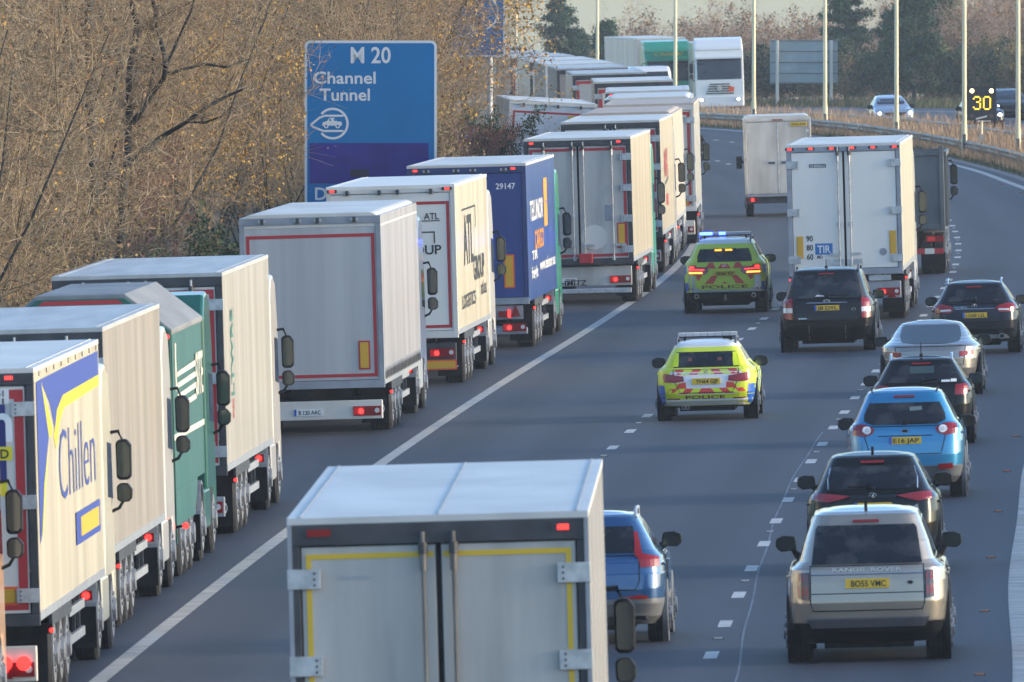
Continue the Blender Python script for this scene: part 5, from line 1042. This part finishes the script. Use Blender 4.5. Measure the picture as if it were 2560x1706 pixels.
mb.build('lit_lamp_strip', r); ptext('POLICE', MAROON, r, b, 0, .605, .075, 1.06, .012); badge(r, b, 0, 1.095, .05, CHROME, 'quart')
mb = MB(); yy = b.rear(0, 1.45)[1]-.012; mb.box(-.26, .28, yy, yy+.03, 1.42, 1.49, PLAS)
for q in (-.22, .02): mb.add([(q, yy-.003, 1.435), (q+.12, yy-.003, 1.435), (q+.12, yy-.003, 1.475), (q, yy-.003, 1.475)], [(0, 1, 2, 3)], AMBON); mb.add([(q+.12, yy-.003, 1.42), (q+.18, yy-.003, 1.455), (q+.12, yy-.003, 1.49)], [(0, 1, 2)], AMBON)
mb.build('arrow_board', r)
mb = MB(); b.patch([(-.88, .50), (.88, .50), (.80, .60), (.62, .585), (.57, .535), (-.57, .535), (-.62, .585), (-.80, .60)], G_WHITE, .010, cell=.12, skirt=.02, mb=mb)
for s in (-1, 1): b.patch([(s*.68, .58), (s*.83, .58), (s*.83, .88), (s*.69, .86)], G_WHITE, .005, cell=.1, skirt=0, mb=mb); mb.build('bumper_trim', r)
battenburg(b, r, .56, 1.12, .84, 4.9, .12, 4.4, 1)
mb = MB()
for sx in (-1, 1): b.patch([(sx*.74, .54), (sx*.95, .55), (sx*.90, .58), (sx*.72, .57)], REDL, .008, cell=.1, skirt=0, mb=mb)
mb.cyl((0, b.rear(0, .42)[1]-.05, .36), 'z', .03, .14, DSTEEL, 10); mb.build('tow_ball', r)
lightbar(r, -.60, .60, 1.55, 1.775, (0, 1, 3))
# ------------------------------------------------------------------ oncoming cars
def front_bits(r, b, plate, hz, paint_d=PLAS):
    ln = b.f.max(); Wb = b.w.max(); mb = MB()
    for s in (-1, 1):
        h = MB(); b.patch([(s*.50, hz-.06), (s*.80, hz-.05), (s*.82, hz+.06), (s*.58, hz+.05)], CLEARL, .012, 'front', .08, .02, 1, h); p = b.front(s*.66, hz, .02); h.cyl(p, 'y', .065, .03, HEADL, 14); h.build('headlight', r)
    g = MB(); b.patch([(-.42, hz-.12), (.42, hz-.12), (.48, hz+.03), (-.48, hz+.03)], PLAS, .01, 'front', .1, .02, 1, g); b.patch([(-.7, .30), (.7, .30), (.62, .46), (-.62, .46)], PLAS, .01, 'front', .1, .02, 1, g); g.build('grille', r)
    if not plate: return
    p0 = b.front(0, .52, .02); p = MB(); p.box(-.26, .26, p0[1], p0[1]+.012, .47, .58, PLW); po = p.build('number_plate', r); text(plate, INK, po, front_plane(0, p0[1]+.016, .525), .07, .42)
m_ = slope(715); r, b = car('car', 'oncoming silver car with one bright headlamp, behind a lamp column in the far carriageway', 16.6+m_*4.2, 719.2, G_SILV, rows(.88, 1.45, .96, .76, .58, 4.2, .2, .6), None, [([(.5, .8), (.78, .8), (.78, .92), (.5, .92)], REDL)], m=m_, flip=True, clad=.3, mirror=(1.02, 1.0)); front_bits(r, b, None, .70)
m_ = slope(690); r, b = car('car', 'oncoming dark car with two lit headlamps, behind the lit 30 sign', 19.75+m_*4.1, 694.1, G_NAVY, rows(.88, 1.50, 1.0, .77, .58, 4.1, .2, .6), None, [([(.5, .8), (.78, .8), (.78, .92), (.5, .92)], REDL)], m=m_, flip=True, clad=.3, mirror=(1.06, 1.0)); front_bits(r, b, 'YR64 OCE', .74)
m_ = slope(735); r, b = car('car', 'oncoming black car at the right edge, farther away than the 30 sign', 22.3+m_*4.2, 739, G_BLACK, rows(.88, 1.46, .97, .77, .58, 4.2, .2, .6), None, [], m=m_, flip=True, clad=.3, mirror=(1.04, 1.0)); front_bits(r, b, None, .70)
# ------------------------------------------------------------------ vegetation
def tubes(segs, m, n=3, seg_mb=None):
    """segs: (p0, p1, r0, r1); one vectorised mesh"""
    a = np.array([[*p, *q, r0, r1] for p, q, r0, r1 in segs]); p, q, r0, r1 = a[:, :3], a[:, 3:6], a[:, 6], a[:, 7]
    d = q-p; d /= np.maximum(1e-6, np.linalg.norm(d, axis=1))[:, None]; h = np.where(np.abs(d[:, 2:3]) > .9, [[1., 0, 0]], [[0, 0, 1.]])
    u = np.cross(d, h); u /= np.linalg.norm(u, axis=1)[:, None]; w_ = np.cross(d, u); V = []
    for c, r in ((p, r0), (q, r1)):
        for k in range(n): t = 2*math.pi*k/n; V.append(c + r[:, None]*(u*math.cos(t)+w_*math.sin(t)))
    V = np.stack(V, 1).reshape(-1, 3); F = []; base = np.arange(len(a))[:, None]*2*n
    for k in range(n): F.append(base + np.array([[k, (k+1) % n, n+(k+1) % n, n+k]]))
    return V, np.concatenate(F)
def np_mesh(name, parts):
    """parts: [(V, F(k,4 or 3), material)]"""
    me = bpy.data.meshes.new(name); VV = np.concatenate([p[0] for p in parts]); o = 0; loops = []; tot = []; mi = []
    for i, (V, F, m) in enumerate(parts):
        me.materials.append(m); loops.append((F+o).ravel()); tot += [F.shape[1]]*len(F); mi += [i]*len(F); o += len(V)
    loops = np.concatenate(loops); me.vertices.add(len(VV)); me.vertices.foreach_set('co', VV.ravel()); me.loops.add(len(loops)); me.loops.foreach_set('vertex_index', loops)
    st = np.concatenate([[0], np.cumsum(tot)[:-1]]); me.polygons.add(len(tot)); me.polygons.foreach_set('loop_start', st); me.polygons.foreach_set('loop_total', tot); me.polygons.foreach_set('material_index', mi)
    me.update(calc_edges=True); me.validate(); return me
def leaves(pts, rng, size, n=4):
    P = np.repeat(pts, n, 0) + rng.normal(0, .12, (len(pts)*n, 3)); k = len(P); u = rng.normal(size=(k, 3)); u /= np.linalg.norm(u, axis=1)[:, None]; v = np.cross(u, rng.normal(size=(k, 3))); v /= np.linalg.norm(v, axis=1)[:, None]
    s = size*rng.uniform(.6, 1.3, (k, 1)); V = np.stack([P-u*s, P+v*s*.6, P+u*s, P-v*s*.6], 1).reshape(-1, 3); return V, np.arange(4*k).reshape(k, 4)
def leafmat(name, cols, rough=.7):
    m, n, l, b = nmat(name); g = n.new('ShaderNodeNewGeometry'); r = n.new('ShaderNodeValToRGB'); e = r.color_ramp.elements
    for i, c in enumerate(cols):
        if i >= 2: e.new(i/(len(cols)-1))
    for i, c in enumerate(cols): e[i].position = i/(len(cols)-1); e[i].color = (*c, 1)
    l.new(g.outputs['Random Per Island'], r.inputs['Fac']); l.new(r.outputs['Color'], b.inputs['Base Color']); b.inputs['Roughness'].default_value = rough; b.inputs['Specular IOR Level'].default_value = .2; return m
BARKD = noisy('dark_bark', (.018, .018, .016), (.045, .042, .034), (6, 6, 1.5), .85); TWIG = leafmat('twigs', [(.14, .09, .05), (.27, .19, .105), (.42, .33, .20), (.20, .12, .07)]); TWIGR = leafmat('red_twigs', [(.16, .06, .05), (.22, .10, .08), (.15, .08, .06)]); TWIGF = leafmat('far_twigs', [(.28, .19, .13), (.42, .31, .22), (.35, .22, .17)])
LGOLD = leafmat('golden_leaves', [(.50, .27, .03), (.38, .20, .04), (.56, .36, .07), (.28, .15, .05)]); LRUST = leafmat('rust_leaves', [(.26, .12, .05), (.20, .12, .06), (.34, .20, .09), (.15, .10, .05)]); LOLIVE = leafmat('olive_leaves', [(.11, .10, .035), (.17, .14, .05), (.26, .19, .07), (.12, .09, .04)]); LGREEN = leafmat('evergreen_leaves', [(.020, .045, .018), (.035, .07, .025), (.06, .09, .035), (.025, .04, .02)]); NEEDLE = leafmat('pine_needles', [(.022, .060, .026), (.04, .09, .04), (.07, .115, .05), (.03, .06, .035)])
def grow(rng, p, d, ln, r, lev, maxlev, out, ends, kids, up=.12, wig=.22, seg=None):
    n = (5, 5, 4, 3)[min(lev, 3)] if seg is None else seg; p = np.array(p, float); d = np.array(d, float); d /= np.linalg.norm(d); st = ln/n
    for i in range(n):
        d = d + rng.normal(0, wig, 3)*.6; d[2] += up*(1 if lev < 2 else .35); d /= np.linalg.norm(d); q = p+d*st; ra, rb = r*(1-i/n*.75), r*(1-(i+1)/n*.75)
        out[min(lev, 1 if lev < 2 else 2)].append((p, q, ra, rb)); p = q
        if lev < maxlev and (i > 0 or lev > 0):
            for _ in range(rng.poisson(kids[lev])):
                a = rng.normal(size=3); a -= a.dot(d)*d; a /= max(1e-6, np.linalg.norm(a)); t = R(rng.uniform(30, 72)); e = d*math.cos(t)+a*math.sin(t)
                grow(rng, p-d*st*rng.uniform(0, .9), e, ln*rng.uniform(.34, .62)*(1-.4*i/n), max(.0075, rb*.55), lev+1, maxlev, out, ends, kids, up, wig)
    ends.append(p)
def thicket_mesh(seed, h, stems, spread, kids, leafm, nleaf, twig, lsize=.042):
    rng = np.random.default_rng(seed); out = ([], [], []); ends = []
    for s in range(stems):
        a = rng.uniform(0, 6.283); rr = rng.uniform(0, spread*.5); p = (rr*math.cos(a), rr*math.sin(a), -.3); t = rng.uniform(.05, .5); grow(rng, p, (t*math.cos(a), t*math.sin(a), 1), h*rng.uniform(.7, 1.05), .035*h/8*rng.uniform(.7, 1.3), 0, 3, out, ends, kids)
    st = [(*tubes(out[0], BARKD, 5), BARKD if twig is not TWIGF else TWIGF)]; tw = [(*tubes(out[1]+out[2], twig, 3), twig)]
    res = [np_mesh('stems', st), np_mesh('twigs', tw)]
    if nleaf: E_ = np.array(ends); k = min(len(E_), 1300 if nleaf == 1 else 2400); res.append(np_mesh('leaves', [(*leaves(E_[rng.choice(len(E_), k, False)], rng, lsize, nleaf), leafm)]))
    print('veg', seed, len(out[0]), len(out[1])+len(out[2]), len(ends)); return res
KID = (2.1, 1.9, 1.3)
TH = [thicket_mesh(11, 8.5, 9, 3.2, KID, LRUST, 1, TWIG), thicket_mesh(12, 9.0, 8, 3.4, KID, LGOLD, 1, TWIG), thicket_mesh(13, 7.5, 10, 3.4, KID, LOLIVE, 1, TWIG), thicket_mesh(14, 9.5, 8, 3.0, KID, LRUST, 1, TWIG)]
GOLD = thicket_mesh(21, 8.5, 9, 3.0, KID, LGOLD, 7, TWIG, .05); REDB = thicket_mesh(22, 4.6, 12, 2.2, (2.4, 2.0, 1.0), LRUST, 0, TWIGR); EVER = thicket_mesh(23, 4.2, 8, 2.2, KID, LGREEN, 9, TWIG, .06)
LOW = [thicket_mesh(31, 4.0, 12, 3.2, (2.4, 2.0, .9), LOLIVE, 2, TWIG), thicket_mesh(32, 3.4, 12, 3.0, (2.4, 2.0, .9), LRUST, 1, TWIG)]
def plant(name, cat, label, meshes, x, y, sc, rz, group=None, dz=0, names=('stems', 'twigs', 'leaves')):
    z = gz(x, y)+dz; o_ = x-L(y)
    if o_ < -6: z += min(2.2, (-o_-6)*.22)-.1
    o = empty(name, label, cat, (x, y, z), (0, 0, rz), group); o.scale = sc if isinstance(sc, tuple) else (sc, sc, sc)
    for nm, me in zip(names, meshes): link(nm, me, o)
    return o
rng = random.Random(5)
def clear(x, y, rad):
    """keep the blue sign and the open verge beside the bend free of bushes"""
    u = 1176.5 + x*37960/y; w_ = rad*37960/y
    if y < 404 and u+w_*2.0 > 692: return False
    if y < 320 and u+w_ > 70: return False
    if 404 < y < 505 and u+w_*1.75 > 1125: return False
    if y >= 505 and u+w_*1.75 > 1222: return False
    return x+rad < L(y)-3.9
TG = 'bare brown thicket bushes on the left bank'; TL = 'tall bare brown bush tangled with its neighbours in the thicket on the left bank'
y = 262.0; k = 0
while y < 560:
    x = L(y)-7.0-rng.uniform(0, 1.6)
    while not clear(x, y, 2.7): x -= .5
    if x > L(y)-17: plant('thicket_bush', 'bush', TL, TH[k % 4], x, y, rng.uniform(.85, 1.1), rng.uniform(0, 6.28), TG)
    y += 5.5; k += 1
y = 300.0
while y < 640:
    x = L(y)-11.5-rng.uniform(0, 5)
    while not clear(x, y, 3.0): x -= .5
    if x > L(y)-22: plant('thicket_bush', 'bush', TL, TH[(k*3+1) % 4], x, y, rng.uniform(.95, 1.2), rng.uniform(0, 6.28), TG)
    y += 8.0; k += 1
y = 420.0
while y < 650:
    plant('thicket_bush', 'bush', TL, TH[(k*3+1) % 4], L(y)-19-rng.uniform(0, 6), y, rng.uniform(1.0, 1.3), rng.uniform(0, 6.28), TG); y += 11; k += 1
LG = 'low scrub along the foot of the left bank'
y = 246.0; k = 0
while y < 425:
    x = L(y)-6.6-rng.uniform(0, .8)
    if y > 404 or 1176.5+(x+3.6)*37960/y < 690: plant('scrub_bush', 'bush', 'low tangled olive brown scrub bush at the foot of the left bank', LOW[k % 2], x, y, rng.uniform(.8, 1.1), rng.uniform(0, 6.28), LG)
    y += 6.0; k += 1
plant('golden_tree', 'tree', 'golden leaved tree left of the blue motorway sign', GOLD, -8.5, 385, .78, .5); plant('golden_tree', 'tree', 'golden leaved tree high on the bank behind the blue motorway sign', GOLD, -5.2, 455, 1.05, 2.1)
plant('red_twigged_bush', 'bush', 'reddish twigged bush right of the blue motorway sign', REDB, -1.7, 440, .9, 0); plant('evergreen_bush', 'bush', 'dark evergreen bush beside the white lorries right of the blue sign', EVER, -.75, 455, (.7, .7, .85), .4)
plant('evergreen_bush', 'bush', 'dark evergreen bush behind the silver grey curtain sided lorry, left of the blue sign', EVER, -5.6, 322, .72, 1.2)
plant('red_twigged_bush', 'bush', 'reddish twigged bush low on the bank behind the curtain sided lorry', REDB, -8.3, 345, 1.0, 1.7)
# two dark stemmed trees traced from their real fork pattern
def dark_tree(label, x, y, limbs, ppm, u0, vb, seed):
    rng_ = np.random.default_rng(seed); tr = []; out = ([], [], []); ends = []
    for pts, r0, r1 in limbs:
        dd = np.cumsum([0]+[rng_.normal(0, .25) for _ in pts[1:]])
        P = [np.array(((u-u0)/ppm, d_, (vb-v)/ppm)) for (u, v), d_ in zip(pts, dd)]; n = len(P)-1
        for i in range(n):
            ra, rb = r0+(r1-r0)*i/n, r0+(r1-r0)*(i+1)/n; tr.append((P[i], P[i+1], ra*1.25, rb*1.25))
            for _ in range(2):
                t = rng_.uniform(); p = P[i]+(P[i+1]-P[i])*t; a = rng_.normal(size=3); a[2] = abs(a[2])*.6; grow(rng_, p, a, rng_.uniform(.7, 1.7), .014, 1, 3, out, ends, (0, 1.6, 1.0))
    z = gz(x, y); o = empty('bare_tree', label, 'tree', (x, y, z), (0, 0, 0), 'dark stemmed bare trees at the front of the left bank')
    link('trunk', np_mesh('trunk', [(*tubes(tr, BARKD, 8), BARKD)]), o, smooth=True); link('crown', np_mesh('crown', [(*tubes(out[1]+out[2], TWIG, 3), TWIG)]), o)
pp = 37960/306; vb = pp*(9-S*-7.9)-160.8
dark_tree('dark stemmed bare tree farthest left, straight trunk with one fork', -7.75, 306, [([(236, vb+30), (226, 700), (216, 430), (212, 300), (207, 205), (203, 100), (206, 0), (203, -80)], .075, .05), ([(212, 300), (196, 250), (176, 190), (160, 125), (152, 80), (157, 0), (150, -60)], .05, .035), ([(208, 165), (240, 128), (262, 112)], .03, .012), ([(203, 110), (190, 60), (165, 20), (150, -5)], .03, .012), ([(176, 190), (120, 170), (60, 165)], .02, .01), ([(152, 118), (110, 75), (40, 45), (0, 35)], .02, .01), ([(207, 215), (150, 195), (110, 170)], .015, .008)], pp, 1176.5-7.75*pp, vb, 3)
pp = 37960/312; vb = pp*(9-S*-7.2)-160.8
dark_tree('dark stemmed bare tree with a long limb leaning right, beside the straight trunked one', -7.15, 312, [([(268, vb+30), (272, 700), (283, 440), (290, 390), (296, 300), (297, 190), (300, 145), (312, 90), (316, 60), (303, 0), (300, -60)], .07, .04), ([(290, 395), (330, 345), (380, 310), (430, 280), (470, 250), (520, 222), (560, 205)], .05, .018), ([(300, 290), (325, 255), (350, 215), (378, 180), (383, 150), (375, 110), (362, 60), (352, 0)], .05, .03), ([(380, 172), (420, 160), (470, 148), (520, 155), (575, 135)], .03, .012), ([(335, 245), (348, 190), (352, 130), (360, 100)], .035, .015), ([(383, 150), (410, 90), (440, 25), (455, -30)], .025, .015), ([(300, 145), (340, 125), (355, 125)], .02, .01), ([(430, 280), (470, 282), (510, 268), (520, 250)], .02, .01), ([(316, 65), (360, 45), (440, 5)], .022, .012)], pp, 1176.5-7.15*pp, vb, 4)
# far trees beyond the opposite carriageway
FT = [thicket_mesh(41, 7.5, 5, 2.6, (2.3, 2.0, 1.2), LRUST, 1, TWIGF, .10), thicket_mesh(42, 8.0, 4, 2.4, (2.4, 2.0, 1.2), LRUST, 0, TWIGF), thicket_mesh(43, 6.5, 6, 2.8, (2.3, 2.0, 1.2), LRUST, 2, TWIGF, .10)]
def pine_mesh(seed, h):
    rng_ = np.random.default_rng(seed); tr = []; P = []
    tr.append((np.array((0, 0, -.5)), np.array((.1, 0, h*.5)), .16, .11)); tr.append((np.array((.1, 0, h*.5)), np.array((.0, .05, h*.97)), .11, .02))
    for k in range(46):
        z = h*rng_.uniform(.16, .97); a = rng_.uniform(0, 6.283); ln = (h*.30*(1-(z/h)**1.5)+.35)*rng_.uniform(.5, 1.15); e = np.array((ln*math.cos(a), ln*math.sin(a), z+ln*rng_.uniform(-.05, .35))); s = np.array((.05, 0, z)); tr.append((s, e, .035, .012))
        for t in np.linspace(.3, 1, 6):
            c = s+(e-s)*t; P.append(c+rng_.normal(0, .20, (rng_.integers(16, 34), 3))*np.array((1, 1, .6)))
    P = np.concatenate(P); return [np_mesh('trunk', [(*tubes(tr, BARKD, 6), BARKD)]), np_mesh('crown', [(*leaves(P, rng_, .10, 3), NEEDLE)])]
PN = [pine_mesh(51, 7.0), pine_mesh(52, 8.5), pine_mesh(53, 6.2)]
def at(u, Y): return (u-1176.5)*Y/37960
for i, (u, Y, sc, lb) in enumerate([(1285, 1015, .80, 'pine tree standing between the first two lamp columns, at the left of the far wood'), (1392, 1000, .80, 'wide pine tree just right of the second lamp column'), (1330, 1035, .70, 'pine tree farthest back in the left of the far wood'), (1945, 930, .82, 'pine tree right of the grey sign back'), (2100, 890, .98, 'tall broad pine tree behind the oncoming silver car'), (2055, 900, .72, 'shorter pine tree left of the tall broad one'), (2160, 930, .95, 'pine tree at the right shoulder of the tall broad one')]):
    plant('pine_tree', 'tree', lb, PN[(i+1) % 3], at(u, Y), Y, (sc*1.05, sc*1.05, sc), i*1.3, 'pine trees in the far wood', names=('trunk', 'crown'))
FG = 'bare brown trees of the far wood'; FL = 'hazy bare brown tree in the wood beyond the opposite carriageway'; k = 0
for row, (dy, step) in enumerate(((0, 46), (60, 52), (130, 60))):
    u = 1150
    while u < 2450:
        Y = 1075 - (u-1200)*.155 + dy + rng.uniform(-15, 15); h = 3.7+.8*math.sin(u/37.0+row)+(.9 if 1420 < u < 1800 else 0)+(1.6 if u > 2080 else 0)+(.6 if 1800 < u < 1900 else 0)-(1.9 if 1955 < u < 2040 else 0)-(1.2 if u < 1310 else 0)
        plant('bare_tree', 'tree', FL, FT[k % 3], at(u, Y), Y, (.85, .85, (h+row*.25)/7.2), rng.uniform(0, 6.28), FG); u += step*rng.uniform(.7, 1.2); k += 1
HG = 'dark hedge bushes along the far verge'
HB = [thicket_mesh(61, 2.6, 12, 3.0, (2.4, 2.2, 1.0), LOLIVE, 4, TWIGF, .09), thicket_mesh(62, 2.9, 12, 3.0, (2.4, 2.2, 1.0), LGREEN, 4, TWIGF, .09)]
u = 1150; k = 0
while u < 2460:
    Y = 1045 - (u-1200)*.155 + rng.uniform(-8, 8); plant('hedge_bush', 'bush', 'dark scrubby hedge bush at the foot of the far wood', HB[k % 2], at(u, Y), Y, (1.0, 1.0, rng.uniform(.8, 1.1)), rng.uniform(0, 6.28), HG); u += 48; k += 1
# dry grass of the central reserve and rough grass of the verges
def blades(name, n, yr_, off, hmin, hmax, wd, m, seed, dens=None):
    rg = np.random.default_rng(seed); Y = rg.uniform(*yr_, n); o = rg.uniform(*off, n); Xl = np.interp(Y, _ys, _L)+o; Z = np.array([gz(a, b_) for a, b_ in zip(Xl, Y)])-.05
    pat = .6+.4*np.sin(Y*.7+o*2.3)*np.sin(Y*.23+1.3)
    h = rg.uniform(hmin, hmax, n)*pat; a = rg.uniform(0, 3.1416, n); lean = rg.normal(0, .22, (n, 2))*h[:, None]; w_ = wd*rg.uniform(.6, 1.4, n); dx, dy = np.cos(a)*w_, np.sin(a)*w_
    V = np.stack([np.stack([Xl-dx, Y-dy, Z], 1), np.stack([Xl+dx, Y+dy, Z], 1), np.stack([Xl+lean[:, 0]+dx*.3, Y+lean[:, 1]+dy*.3, Z+h], 1), np.stack([Xl+lean[:, 0]-dx*.3, Y+lean[:, 1]-dy*.3, Z+h], 1)], 1).reshape(-1, 3)
    return tag(link(name, np_mesh(name, [(V, np.arange(4*n).reshape(n, 4), m)])), 'mass of dry tan grass', None, None, 'stuff')
DRY = leafmat('dry_grass', [(.40, .25, .14), (.50, .33, .19), (.33, .205, .12), (.56, .39, .24), (.29, .18, .10)], .85); SHORT = leafmat('short_grass', [(.05, .075, .022), (.10, .10, .04), (.15, .125, .06), (.04, .06, .02)], .85)
tag(blades('dry_grass', 150000, (500, 900), (RW+1.5, RW+6.2), .3, 1.0, .015, DRY, 1), 'tall dry tan grass filling the central reserve around the lamp columns')
tag(blades('verge_grass', 26000, (150, 800), (RW+1.0, RW+2.6), .10, .34, .018, SHORT, 2), 'short green and tan grass between the road edge and the crash barrier')
tag(blades('bank_grass', 26000, (225, 650), (-9.0, -3.9), .2, .8, .02, DRY, 3), 'rough dry grass at the foot of the left bank')
tag(blades('far_verge_grass', 20000, (640, 1000), (RW+21.9, RW+26), .2, .7, .03, SHORT, 4), 'rough green grass on the far verge below the wood')
# ------------------------------------------------------------------ haze
hz = MB(); hz.box(-275, 380, -45, 1520, -16.0, 24.0, ASPH); ho = hz.build('haze'); ho['kind'] = 'stuff'; ho.data.materials.clear()
m = bpy.data.materials.new('haze'); m.use_nodes = True; nt = m.node_tree; nt.nodes.clear(); out = nt.nodes.new('ShaderNodeOutputMaterial'); v = nt.nodes.new('ShaderNodeVolumePrincipled')
v.inputs['Color'].default_value = (.84, .91, 1.0, 1); v.inputs['Density'].default_value = .00012; v.inputs['Anisotropy'].default_value = .3; nt.links.new(v.outputs[0], out.inputs['Volume']); ho.data.materials.append(m)
